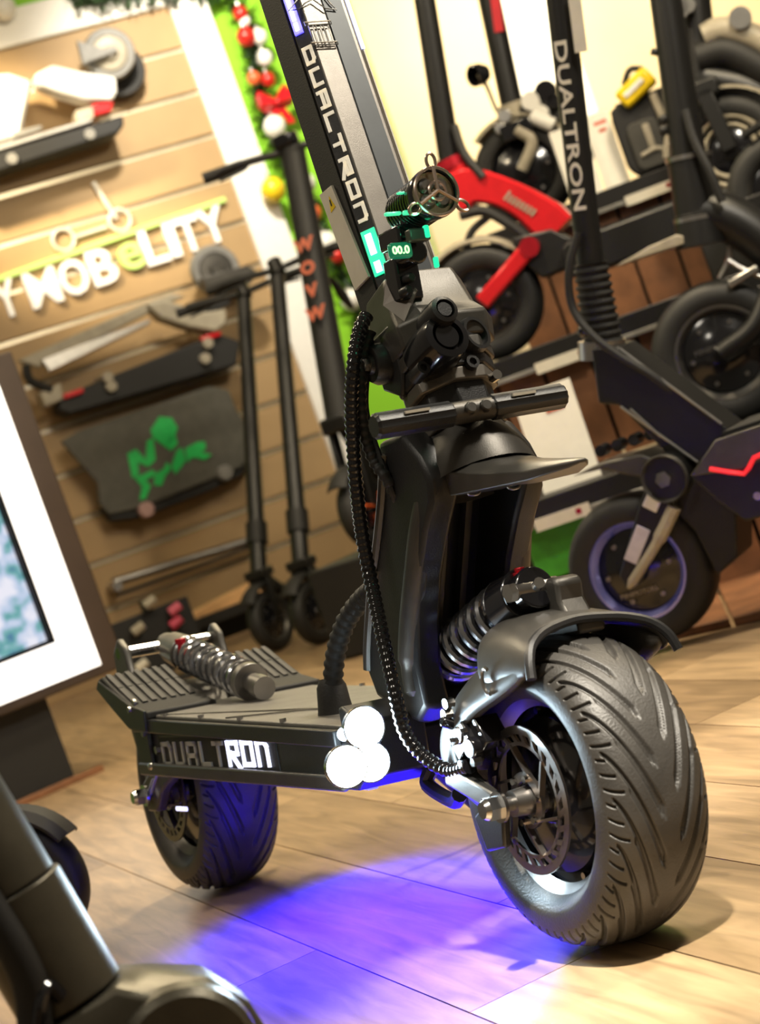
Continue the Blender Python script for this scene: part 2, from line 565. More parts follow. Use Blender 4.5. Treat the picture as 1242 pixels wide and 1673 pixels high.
# slatwall with tan boards, aluminium strips and a white frame
def build_slatwall():
    sR, _ = st(385, 330, TW)
    _, zT = st(130, 62, TW)
    _, zl = st(0, 404, TW)
    sp = 0.192
    s0 = sR - 2.1
    root = empty('slatwall', room(sR, TW), ANG)
    tag(root, 'tan slatwall with pale strips in a white frame on the lime green wall', 'slatwall')
    z = zl - sp * 11
    bm = MB().box((0, 0, 0), (2.1, 0.03, sp - 0.022)).mesh('board', TAN, 0)
    sm = MB().box((0, 0, 0), (2.1, 0.012, 0.016)).mesh('metal_strip', STRIP, 0)
    zf = z
    while zf <= 0.02:
        zf += sp
    if zf > 0.05:
        MB().box((-1.05, -0.02, (zf - .011) / 2), (2.1, 0.03, zf - .013)).build('kick_board', TAN, root, smooth=0)
    while z < zT + 0.02:
        zc = z + sp / 2
        if zc + sp / 2 - 0.011 < zT + 0.1 and z > 0.02:
            o = bpy.data.objects.new('board', bm); COL.objects.link(o); o.parent = root; o.location = (-1.05, -0.02, zc)
            o = bpy.data.objects.new('metal_strip', sm); COL.objects.link(o); o.parent = root; o.location = (-1.05, -0.012, z)
        z += sp
    fw = 0.165
    MB().box((fw / 2, -0.03, zT / 2 + 0.05), (fw, 0.055, zT + 0.05)).build('side_frame', WHITEF, root, 0.004)
    MB().box((-1.05 + fw / 2, -0.03, zT + 0.10), (2.1 + fw, 0.055, 0.15)).build('top_frame', WHITEF, root, 0.004)
build_slatwall()

# ------------------------------------------------------------------ the sign on the slatwall
def wall_root(name, px, py, t):
    p = on_t(px, py, t)
    return empty(name, p, ANG), p
def wl(px, py, t, p0):
    p = on_t(px, py, t) - p0
    return (p.dot(RA), p.z)
def build_sign():
    t = TW - 0.05
    root, p0 = wall_root('shop_sign', 180, 450, t)
    tag(root, 'white raised letters MOBeLITY with a green underline and scooter emblem on slatwall', 'sign')
    # baseline through the letters' feet
    base = [('Y', 3, 38, 522, 510), ('M', 55, 105, 506, 490), ('O', 108, 152, 488, 472), ('B', 157, 197, 470, 456), ('e', 202, 240, 446, 434), ('L', 243, 280, 436, 424), ('I', 283, 298, 422, 416), ('T', 299, 336, 416, 402), ('Y', 336, 376, 402, 388)]
    for ch, xa, xb, ya, yb in base:
        a = wl(xa, ya, t, p0); b = wl(xb, yb, t, p0)
        o = text_obj('letter', ch, L_SIGNG if ch == 'e' else L_SIGN, root, axes((0, 0, 0), (1, 0, 0), (0, 0, 1)), 0.2, 0.012, 0.004, 'LEFT')
        xs = [v.co.x for v in o.data.vertices]; zs = [v.co.z for v in o.data.vertices]
        sx = (b[0] - a[0]) / (max(xs) - min(xs)); h = 0.148 if ch != 'e' else 0.115
        sz = h / (max(zs) - min(zs))
        x0, z0 = min(xs), min(zs)
        for v in o.data.vertices:
            v.co.x = a[0] + (v.co.x - x0) * sx
            v.co.z = min(a[1], b[1]) + (v.co.z - z0) * sz + (a[1] - min(a[1], b[1])) * .5
    a = wl(-20, 462, t, p0); b = wl(367, 326, t, p0)
    MB().bar((a[0], 0, a[1]), (b[0], 0, b[1]), 0.02, 0.026, (0, -1, 0)).build('underline', L_SIGNG, root)
    # emblem of a kick scooter
    e = MB()
    q = [wl(x, y, t, p0) for x, y in ((152, 298), (190, 357))]
    e.tube([(q[0][0], 0, q[0][1]), (q[1][0], 0, q[1][1])], 0.010, 8)
    q = [wl(x, y, t, p0) for x, y in ((122, 388), (175, 371))]
    e.tube([(q[0][0], 0, q[0][1]), (q[1][0], 0, q[1][1])], 0.008, 8)
    for x, y, r in ((104, 392, .045), (196, 360, .045)):
        c = wl(x, y, t, p0)
        e.tube([(c[0] + r * math.cos(a), 0, c[1] + r * math.sin(a)) for a in [2 * PI * i / 24 for i in range(24)]], 0.008, 6, closed=True)
    e.build('scooter_emblem', PALE, root)
build_sign()

# ================================================================== hero scooter
X0, Y0, YAW, LEAN, WB = -0.431, 2.996, math.radians(27.184), math.radians(10.988), 1.104
hF = Vector((math.sin(YAW), -math.cos(YAW), 0))
hL = Vector((math.cos(YAW), math.sin(YAW), 0))
hL2 = hL * math.cos(LEAN) - Vector((0, 0, 1)) * math.sin(LEAN)
hU2 = Vector((0, 0, 1)) * math.cos(LEAN) + hL * math.sin(LEAN)
HERO = empty('electric_scooter')
HERO.matrix_world = Matrix.Translation((X0, Y0, 0.0025)) @ Matrix((hF, hL2, hU2)).transposed().to_4x4()
tag(HERO, 'large black electric scooter with lit twin headlights and blue underglow on the wooden floor', 'scooter')
HO = Vector((X0, Y0, 0))
def hy(px, py, y):
    """pixel -> scooter coordinates on the plane with that lateral offset"""
    d = ray(px, py)
    k = (y - (O0 - HO).dot(hL2)) / d.dot(hL2)
    q = O0 + d * k - HO
    return Vector((q.dot(hF), y, q.dot(hU2)))
def hx(px, py, x):
    d = ray(px, py)
    k = (x - (O0 - HO).dot(hF)) / d.dot(hF)
    q = O0 + d * k - HO
    return Vector((x, q.dot(hL2), q.dot(hU2)))
R = 0.165

def hero_tyre():
    nphi, ns = 1200, 150
    a_t = np.radians(78.0)
    a = np.concatenate([np.linspace(-np.radians(118), -a_t, 14)[:-1], np.linspace(-a_t, a_t, ns), np.linspace(a_t, np.radians(118), 14)[1:]])
    sn, cs = np.sin(a), np.cos(a)
    y = 0.063 * np.sign(sn) * np.abs(sn) ** 0.85
    r = np.where(cs > 0, 0.121 + 0.044 * np.abs(cs) ** 0.72, 0.121 - 0.034 * np.abs(cs) ** 0.9)
    # narrow the bead
    y = np.where(cs < 0, y * (1 - 0.35 * np.abs(cs)), y)
    s = a / a_t
    phi = np.arange(nphi) / nphi * 2 * np.pi
    S, P = np.meshgrid(s, phi)
    A, _ = np.meshgrid(a, phi)
    pitch = 2 * np.pi / 20
    sa = np.abs(S)
    Wm = 0.082
    depth = np.zeros_like(S)
    def groove(g, dg, lo, hi, hw, dep):
        d = (P - g + pitch / 2) % pitch - pitch / 2
        dist = np.abs(d) * R / np.sqrt(1 + (R * dg / Wm) ** 2)
        m = np.clip((hw + 0.0010 - dist) / 0.0016, 0, 1); m = m * m * (3 - 2 * m)
        m = m * np.clip((sa - lo) / 0.02, 0, 1) * np.clip((hi - sa) / 0.02, 0, 1)
        return m * dep
    side = np.where(S > 0, pitch / 2, 0.0)
    t = np.clip(1 - sa / 0.80, 0, 1)
    L = np.radians(50)
    depth = np.maximum(depth, groove(side + L * t ** 1.45, -L * 1.45 * t ** 0.45 / 0.8, 0.06, 0.80, 0.0021, 0.0050))
    # shorter branch groove beside the long one
    t2 = np.clip(1 - sa / 0.52, 0, 1)
    L2 = np.radians(38)
    depth = np.maximum(depth, groove(side + np.radians(15) + L2 * t2 ** 1.3, -L2 * 1.3 * t2 ** 0.3 / 0.52, 0.10, 0.50, 0.0018, 0.0042))
    for k, (lo, hi) in enumerate(((0.56, 0.93), (0.74, 0.93), (0.64, 0.93))):
        g = side + np.radians(6.0 * k - 2.0) - np.radians(7.0) * (sa - 0.5) ** 2 * 4 * 0.5
        depth = np.maximum(depth, groove(g, np.radians(10.0), lo, hi, 0.0014, 0.0036))
    depth = depth * (np.abs(A) <= a_t)
    Rr = r[None, :] - depth * np.clip(np.abs(np.cos(A)), 0.35, 1)
    Yy = y[None, :] - np.sign(A) * depth * np.clip(np.abs(np.sin(A)) - 0.2, 0, 1) + 0 * P
    V = np.stack([Rr * np.sin(P), Yy, Rr * np.cos(P)], -1).reshape(-1, 3)
    m = len(a)
    i = np.arange(nphi)[:, None]; j = np.arange(m - 1)[None, :]
    i2 = (i + 1) % nphi
    F = np.stack([i * m + j, i * m + j + 1, i2 * m + j + 1, i2 * m + j], -1).reshape(-1, 4)
    me = bpy.data.meshes.new('tire')
    me.vertices.add(len(V)); me.vertices.foreach_set('co', V.astype(np.float32).ravel())
    me.loops.add(F.size); me.loops.foreach_set('vertex_index', F.astype(np.int32).ravel())
    me.polygons.add(len(F)); me.polygons.foreach_set('loop_start', (np.arange(len(F)) * 4).astype(np.int32))
    me.update(calc_edges=True)
    me.polygons.foreach_set('use_smooth', [True] * len(F))
    me.materials.append(RUBBER)
    me.validate()
    return me
TYRE = hero_tyre()

def hero_wheel(x, detailed=True):
    ty = bpy.data.objects.new('front_tire' if detailed else 'rear_tire', TYRE)
    COL.objects.link(ty); ty.parent = HERO; ty.location = (x, 0, R)
    for s in (-1, 1):
        pass
    # rim: silver lip and dark dish on both sides
    lip = MB()
    for s in (-1, 1):
        lip.lathe([(0.094, s * 0.034), (0.108, s * 0.050), (0.1125, s * 0.053), (0.1125, s * 0.047), (0.100, s * 0.030)], n=72)
    lip.build('rim_lip', STEEL, ty)
    h = MB()
    for s in (-1, 1):
        h.lathe([(0.101, s * 0.040), (0.097, s * 0.026), (0.088, s * 0.022), (0.083, s * 0.034), (0.060, s * 0.038), (0.030, s * 0.040), (0.026, s * 0.050), (0.0, s * 0.050)], n=64)
    h.build('hub_motor', GLOSS, ty)
    bl = MB()
    for k in range(8):
        a = 2 * PI * k / 8 + 0.2
        for s in (-1, 1):
            bl.cyl((0.090 * math.cos(a), s * 0.020, 0.090 * math.sin(a)), (0.090 * math.cos(a), s * 0.027, 0.090 * math.sin(a)), 0.004, n=8)
    bl.build('hub_bolt_ring', CHROME, ty)
    # brake disc on the right side
    d = MB()
    yd = -0.064
    d.lathe([(0.070, yd), (0.079, yd), (0.079, yd - 0.003), (0.070, yd - 0.003)], n=72, close=True)
    d.lathe([(0.058, yd), (0.062, yd), (0.062, yd - 0.003), (0.058, yd - 0.003)], n=72, close=True)
    for k in range(24):
        a = 2 * PI * k / 24
        b = a + 0.14
        d.bar((0.060 * math.cos(a), yd - 0.0015, 0.060 * math.sin(a)), (0.072 * math.cos(b), yd - 0.0015, 0.072 * math.sin(b)), 0.003, 0.0055, (math.cos(a), 0, math.sin(a)))
    for k in range(6):
        a = 2 * PI * k / 6
        b = a + 0.75
        d.bar((0.026 * math.cos(a), yd - 0.0015, 0.026 * math.sin(a)), (0.060 * math.cos(b), yd - 0.0015, 0.060 * math.sin(b)), 0.003, 0.007, (0, 1, 0))
    d.lathe([(0.020, yd), (0.030, yd), (0.030, yd - 0.004), (0.020, yd - 0.004)], n=36, close=True)
    dd = d.build('brake_disc', DISCM, ty)
    b2 = MB()
    for k in range(6):
        a = 2 * PI * k / 6 + 0.1
        b2.cyl((0.025 * math.cos(a), yd - 0.002, 0.025 * math.sin(a)), (0.025 * math.cos(a), yd - 0.009, 0.025 * math.sin(a)), 0.004, n=8)
    b2.build('disc_bolts', CHROME, ty)
    ax = MB()
    ax.cyl((0, -0.118, 0), (0, 0.118, 0), 0.008, n=16)
    ax.cyl((0, -0.050, 0), (0, -0.086, 0), 0.017, 0.014, n=24)
    ax.build('axle', STEEL, ty)
    for s in (-1, 1):
        nb = MB()
        nb.cyl((0, s * 0.102, 0), (0, s * 0.117, 0), 0.0135, n=6)
        nb.cyl((0, s * 0.099, 0), (0, s * 0.103, 0), 0.017, n=20)
        nb.cyl((0, s * 0.117, 0), (0, s * 0.122, 0), 0.0115, 0.009, n=20)
        nb.build('axle_nut', CHROME, ty)
    return ty
hero_wheel(WB, True)
hero_wheel(0.0, False)

SHT = hy(872, 966, -0.010)
def hero_front():
    ax = Vector((WB, 0, R))
    # fender and swing arm: one smooth shell over the tyre, running down into a leg on each side
    S = [((1012, 1066, -.040), (1010, 1058, -.030), (1005, 1050, -.012)),
         ((988, 1050, -.072), (982, 1041, -.062), (966, 1027, -.028)),
         ((942, 1045, -.084), (936, 1034, -.074), (925, 1013, -.030)),
         ((902, 1060, -.088), (894, 1045, -.080), (885, 1019, -.040)),
         ((868, 1088, -.090), (856, 1068, -.085), (843, 1047, -.050)),
         ((848, 1122, -.092), (824, 1096, -.090), (803, 1076, -.060)),
         ((806, 1155, -.094), (788, 1130, -.093), (765, 1110, -.068)),
         ((766, 1178, -.094), (754, 1160, -.094), (738, 1146, -.074)),
         ((747, 1215, -.094), (731, 1208, -.096), (713, 1198, -.080)),
         ((752, 1252, -.094), (737, 1254, -.097), (714, 1252, -.084)),
         ((790, 1292, -.095), (770, 1300, -.099), (742, 1296, -.090)),
         ((826, 1318, -.096), (806, 1326, -.101), (784, 1330, -.094)),
         ((826, 1340, -.096), (812, 1342, -.100), (796, 1342, -.094))]
    def clear(p):
        v = Vector((p.x - WB, 0, p.z - R))
        need = .176 if abs(p.y) < .056 else 0
        if 0 < v.length < need:
            v = v.normalized() * need
        return Vector((WB + v.x, p.y, R + v.z))
    P3 = [[clear(hy(*q)) for q in row] for row in S]
    half = [(-.091, 1.196, .298, 1.085, .292), (-.086, 1.190, .316, 1.075, .312), (-.074, 1.180, .331, 1.062, .334), (-.052, 1.168, .341, 1.052, .349), (-.025, 1.160, .346, 1.048, .356), (0, 1.157, .348, 1.046, .358)]
    stn = half + [(-h[0],) + h[1:] for h in reversed(half[:-1])]
    secs = []
    for (y, xf, zf, xr, zr) in stn:
        xm, zm = (xf + xr) / 2, (zf + zr) / 2 + .008
        k = .94 if abs(y) > .08 else 1
        secs.append([Vector((xf, y, zf)), Vector((xm, y, zm)), Vector((xr, y, zr)), Vector((xr, y * .95, zr - .009)), Vector((xm, y * .95, zm - .012)), Vector((xf, y * .95, zf - .009))])
    o = MB().loft(secs).build('front_fender', GUN, HERO, 0, smooth=60)
    sd_ = o.modifiers.new('soften', 'SUBSURF'); sd_.levels = 2; sd_.render_levels = 2
    front_edge = [Vector((xf + .001, y, zf - .005)) for (y, xf, zf, xr, zr) in stn]
    for s in (-1, 1):
        secs = []
        for i in range(4, 13):
            l, m_, t_ = P3[i]
            row = [l, m_, t_, Vector((t_.x, -.064 if i < 8 else -.072, t_.z)), Vector((l.x, -.068 if i < 8 else -.076, l.z))]
            if s > 0:
                row = [Vector((q.x, -q.y, q.z)) for q in row]
            secs.append(row)
        o = MB().loft(secs).build('swing_arm', GUN, HERO, 0, smooth=60)
        sd_ = o.modifiers.new('soften', 'SUBSURF'); sd_.levels = 2; sd_.render_levels = 2
    MB().tube(bez(front_edge, 4), .0055, 8).build('fender_bead', BLACK, HERO)
    # shock bracket cheeks
    BRK = [(lambda q: (q.x, q.z))(hy(x, y, 0.0)) for x, y in ((890, 950), (902, 947), (910, 956), (914, 985), (926, 1008), (945, 1018), (950, 1040), (900, 1050), (850, 1062), (846, 1050), (872, 1034), (886, 1012), (892, 980))]
    MB().prism(BRK, 0.0, 0.034).build('shock_bracket', GUN, HERO, 0.006)
    MB().cyl((SHT.x, -0.034, SHT.z), (SHT.x, 0.020, SHT.z), 0.010, n=16).build('shock_pin', STEEL, HERO)
    MB().cyl((SHT.x, -0.034, SHT.z), (SHT.x, -0.042, SHT.z), 0.011, n=6).build('shock_bolt', CHROME, HERO)
    mk = MB()
    c = hy(797, 1117, -0.094)
    mk.tube([c + Vector((0.009 * math.cos(a), 0, 0.014 * math.sin(a))) for a in [math.radians(60 + 25 * i) for i in range(10)]], 0.0022, 6)
    mk.build('arm_emblem', ALU, HERO)
    for px, py in ((736, 1152), (733, 1170)):
        q = hy(px, py, -0.094)
        MB().cyl(q + Vector((0, .004, 0)), q + Vector((0, -0.006, 0)), 0.006, n=8).build('arm_bolt', CHROME, HERO)
    # caliper: chunky body gripping the disc above and behind the axle
    cal = MB()
    c = Vector((1.046, -0.074, .228))
    M = Matrix.Rotation(math.radians(-35), 3, 'Y')
    cal.box(c, (0.058, 0.030, 0.034), M)
    cal.box(c + Vector((-0.012, -0.016, 0.006)), (0.040, 0.012, 0.026), M)
    cal.cyl(c + Vector((0.012, -0.014, -.002)), c + Vector((0.012, -0.026, -.002)), 0.012, n=18)
    cal.cyl(c + Vector((-0.012, -0.014, .012)), c + Vector((-0.012, -0.024, .012)), 0.010, n=18)
    cal.cyl(c + Vector((-0.03, -0.01, .02)), c + Vector((-0.03, -0.03, .03)), 0.006, n=12)
    cq = cal.build('brake_caliper', GLOSS, HERO, 0.002)
    cb = MB()
    for dx, dz in ((-.024, .006), (.022, -.016), (.004, .016), (-.006, -.018)):
        cb.cyl(c + Vector((dx, -0.020, dz)), c + Vector((dx, -0.030, dz)), 0.005, n=6)
    cb.build('caliper_bolt', CHROME, cq)
    # lower link
    p = [hy(672, 1262, -0.05), hy(700, 1285, -0.05), hy(742, 1312, -.05)]
    MB().tube([*bez([(0.86, -0.045, 0.195), p[1], p[2], (0.945, -0.06, 0.168)], 6)], 0.009, 10).build('lower_link', BLACK, HERO)
    # torque arm along the axle, light catching
    MB().bar(hy(735, 1268, -0.097), (WB - 0.012, -0.097, R + 0.004), 0.012, 0.022, (0, 0, 1)).build('torque_arm', ALU, HERO, 0.003)
    MB().prism([(1.035, .112), (1.02, .150), (1.05, .166), (1.085, .160), (1.075, .118)], -0.088, -0.078).build('arm_gusset', BLACK, HERO, 0.003)
hero_front()

def shock(name, a, b, r, turns, cm=GLOSS):
    a, b = Vector(a), Vector(b)
    d, e1, e2 = frame_from(b - a)
    L = (b - a).length
    body = MB()
    body.cyl(a, a + d * L * 0.42, r * 0.55, n=20)
    body.cyl(a + d * L * 0.3, b, r * 0.34, n=18)
    body.cyl(a - d * 0.010, a + d * 0.012, r * 0.62, n=20)
    bo = body.build('shock_body', cm, HERO)
    MB().cyl(a + d * L * 0.10, a + d * L * 0.14, r * 1.0, n=28).build('lower_spring_seat', cm, bo, 0.001)
    cp = MB()
    cp.cyl(b - d * L * 0.22, b - d * L * 0.06, r * 1.02, r * 0.9, n=28)
    cp.cyl(b - d * L * 0.07, b + d * 0.008, r * 0.7, n=24)
    cp.build('shock_cap', cm, bo, 0.002)
    n = turns * 22
    pts = []
    for i in range(n + 1):
        q = i / n
        ang = 2 * PI * turns * q
        pts.append(a + d * (L * (0.14 + 0.64 * q)) + e1 * (r * 0.88 * math.cos(ang)) + e2 * (r * 0.88 * math.sin(ang)))
    MB().tube(pts, r * 0.155, 8).build('coil_spring', SPRING, bo)
    return bo, d
sb, sd = shock('shock', (0.866, -.010, 0.312), (SHT.x, -.010, SHT.z), 0.034, 7)
kb = MB()
kp = hy(852, 944, -0.012)
kb.cyl(kp - Vector((0, 0, 0.014)), kp + Vector((0, 0, 0.004)), 0.0085, n=10)
kb.cyl(kp + Vector((0, 0, 0.004)), kp + Vector((0, 0, 0.009)), 0.006, n=10)
kb.build('adjuster_knob', REDANO, HERO, 0.001)
vq = hy(884, 960, -0.030)
MB().cyl(vq + Vector((-.006, 0, 0)), vq + Vector((.006, -.004, .003)), 0.006, n=12).build('shock_reservoir', CHROME, HERO)

def hero_neck():
    # two thick side frames, joined by a head block at the top and a foot block at the bottom
    side = [(0.925, .578), (.985, .578), (1.018, .548), (1.035, .520), (1.030, .495), (1.000, .462), (.965, .415), (.940, .365), (.925, .315), (.930, .268), (.900, .250),
            (.850, .262), (.800, .285), (.785, .318), (.800, .350), (.842, .420), (.878, .468), (.912, .520)]
    for s in (-1, 1):
        y0, y1 = s * 0.042, s * 0.074
        b = MB()
        n = len(side)
        cx = sum(p[0] for p in side) / n; cz = sum(p[1] for p in side) / n
        ins = [(cx + (x - cx) * 0.93, cz + (z - cz) * 0.975) for x, z in side]
        secs = [[Vector((x, y0, z)) for x, z in side], [Vector((x, y0 + (y1 - y0) * .55, z)) for x, z in side], [Vector((x, y1, z)) for x, z in ins]]
        b.loft(secs)
        o = b.build('neck_side_frame', BLACK, HERO, 0.005)
        # raised rib along the rear edge of the side frame
        rb = MB()
        yo = y1 + s * 0.001
        rb.tube(bez([(0.935, yo, .560), (.917, yo, .520), (.885, yo, .468), (.850, yo, .418), (.812, yo, .350), (.800, yo, .320)], 6), 0.006, 8)
        rb.build('frame_rib', GUN, o)
        sl = MB()
        sl.bar((0.868, yo, .432), (0.838, yo, .382), 0.004, 0.004, (0, 1, 0))
        sl.build('frame_slot', ALU, o)
    MB().prism([(0.925, .575), (.985, .580), (1.025, .552), (1.040, .520), (1.025, .500), (.985, .498), (.935, .505), (.915, .530)], -0.045, 0.045).build('neck_head_block', BLACK, HERO, 0.004)
    MB().prism([(.795, .290), (.800, .325), (.850, .335), (.872, .315), (.895, .262), (.850, .255)], -0.045, 0.045).build('neck_foot_block', BLACK, HERO, 0.003)
    MB().cyl((0.862, -0.05, .312), (0.862, 0.05, .312), 0.016, n=18).build('shock_pivot', STEEL, HERO)
    # inner back panel with ribs
    bp = MB()
    bp.prism([(0.838, .335), (.852, .335), (.935, .505), (.921, .505)], -0.043, 0.043)
    bp.build('neck_back_panel', MATTE, HERO)
    for y in (-0.012, 0.018):
        MB().bar((0.862, y, .34), (.945, y, .50), 0.008, 0.012).build('panel_rib', GUN, HERO)
    # beak shaped cover running forward from the head block
    secs = []
    for x, w, zt, th in ((0.925, .060, .575, .05), (.97, .064, .568, .06), (1.01, .062, .552, .055), (1.05, .054, .533, .034), (1.10, .044, .521, .022), (1.16, .036, .512, .014), (1.21, .014, .506, .008), (1.222, .004, .504, .004)):
        secs.append([Vector((x, y * w, zt - dz)) for y, dz in ((-1, .020 * w / .08), (-.75, .006 * w / .08), (-.3, 0), (.3, 0), (.75, .006 * w / .08), (1, .020 * w / .08), (.9, .020 * w / .08 + th * .7), (0, th), (-.9, .020 * w / .08 + th * .7))])
    MB().loft(secs).build('beak_cover', GUN, HERO, 0.002)
    # moulded arch that frames the opening on the near and far side
    for s in (-1, 1):
        pth = [hy(x, y_, -.001 * w_) for x, y_, w_ in ((752, 772, 30), (722, 788, 48), (703, 820, 58), (692, 870, 63), (684, 940, 66), (676, 1020, 68), (674, 1090, 68), (682, 1140, 68))]
        if s > 0:
            pth = [Vector((p.x, -p.y, p.z)) for p in pth]
        MB().tube(bez(pth, 6), [.011] * 4 + [.016] * 32 + [.013] * 6 + [.008], 12).build('frame_arch', GUN, HERO)
    lp = MB()
    for y in (-.022, .03):
        lp.tube([(1.03, y + 0.008 * math.cos(a), .497 + .003 * math.sin(a)) for a in [2 * PI * i / 12 for i in range(12)]], 0.0015, 6, closed=True)
    lp.build('cover_screw', STEEL, HERO)
hero_neck()

# steering axis from the head block up to the folding joint
SA0, SA1 = Vector((1.000, 0, .553)), Vector((.966, 0, .662))
def hero_head():
    d = (SA1 - SA0).normalized()
    q = lambda k: SA0 + d * k
    MB().lathe([(.066, -.040), (.062, -.020), (.056, -.006), (.050, .004), (.046, .012), (.044, .016), (0, .016)], q(-.004), d, 40).build('lower_bearing_cup', GUN, HERO)
    # hexagonal spacers
    b = MB()
    dd, e1, e2 = frame_from(d)
    def hexs(k0, k1, r):
        secs = []
        for k in (k0, k1):
            secs.append([q(k) + Vector((math.cos(a) * d.z, 0, -math.cos(a) * d.x)) * r + Vector((0, math.sin(a), 0)) * r for a in [2 * PI * (i + .5) / 8 for i in range(8)]])
        b.loft(secs)
    hexs(.014, .028, .050)
    b.build('lower_spacer', STEMG, HERO, 0.002)
    b = MB()
    hexs(.028, .060, .047)
    b.build('steering_collar', BLACK, HERO, 0.002)
    b = MB()
    hexs(.058, .074, .055)
    b.build('upper_spacer', STEMG, HERO, 0.002)
    b = MB()
    hexs(.074, .092, .058)
    b.build('steering_cap', BLACK, HERO, 0.003)
    b = MB()
    hexs(.092, .108, .062)
    b.build('joint_base_plate', GUN, HERO, 0.002)
hero_head()

def hero_peg():
    a = hx(612, 701, 1.055); b = hx(921, 650, 1.055)
    d = (b - a)
    L = d.length; d.normalize()
    g = MB()
    for k0, k1 in ((0, .40), (.60, 1.0)):
        n = 14
        dd, e1, e2 = frame_from(d)
        secs = []
        m = 24
        for kk, sc in ((k0, .82), (k0 + .012, 1), (k1 - .012, 1), (k1, .82)):
            p = a + d * (L * kk)
            secs.append([p + (e1 * math.cos(t) + e2 * math.sin(t)) * (0.0135 + 0.0012 * (i % 2)) * sc for i, t in enumerate([2 * PI * i / m for i in range(m)])])
        o = MB().loft(secs).build('grip_sleeve', BLACK, HERO)
    m = MB()
    m.cyl(a + d * (L * .39), a + d * (L * .61), 0.0125, n=20)
    for k in (.47, .55):
        p = a + d * (L * k)
        m.cyl(p + Vector((0.006, 0, 0)), p + Vector((.0165, 0, .003)), 0.007, n=10)
    m.build('clamp_bar', GUN, HERO, 0.0015)
    MB().cyl(a + d * (L * .5) - Vector((.05, 0, 0.002)), a + d * (L * .5), 0.012, n=14).build('clamp_bar_mount', BLACK, HERO)
    for k in (.2, .76):
        p = a + d * (L * k)
        MB().bar(p + Vector((.0125, 0, .0085)) - d * .015, p + Vector((.0125, 0, .0085)) + d * .015, 0.004, 0.003).build('grip_print', PALE, HERO)
hero_peg()

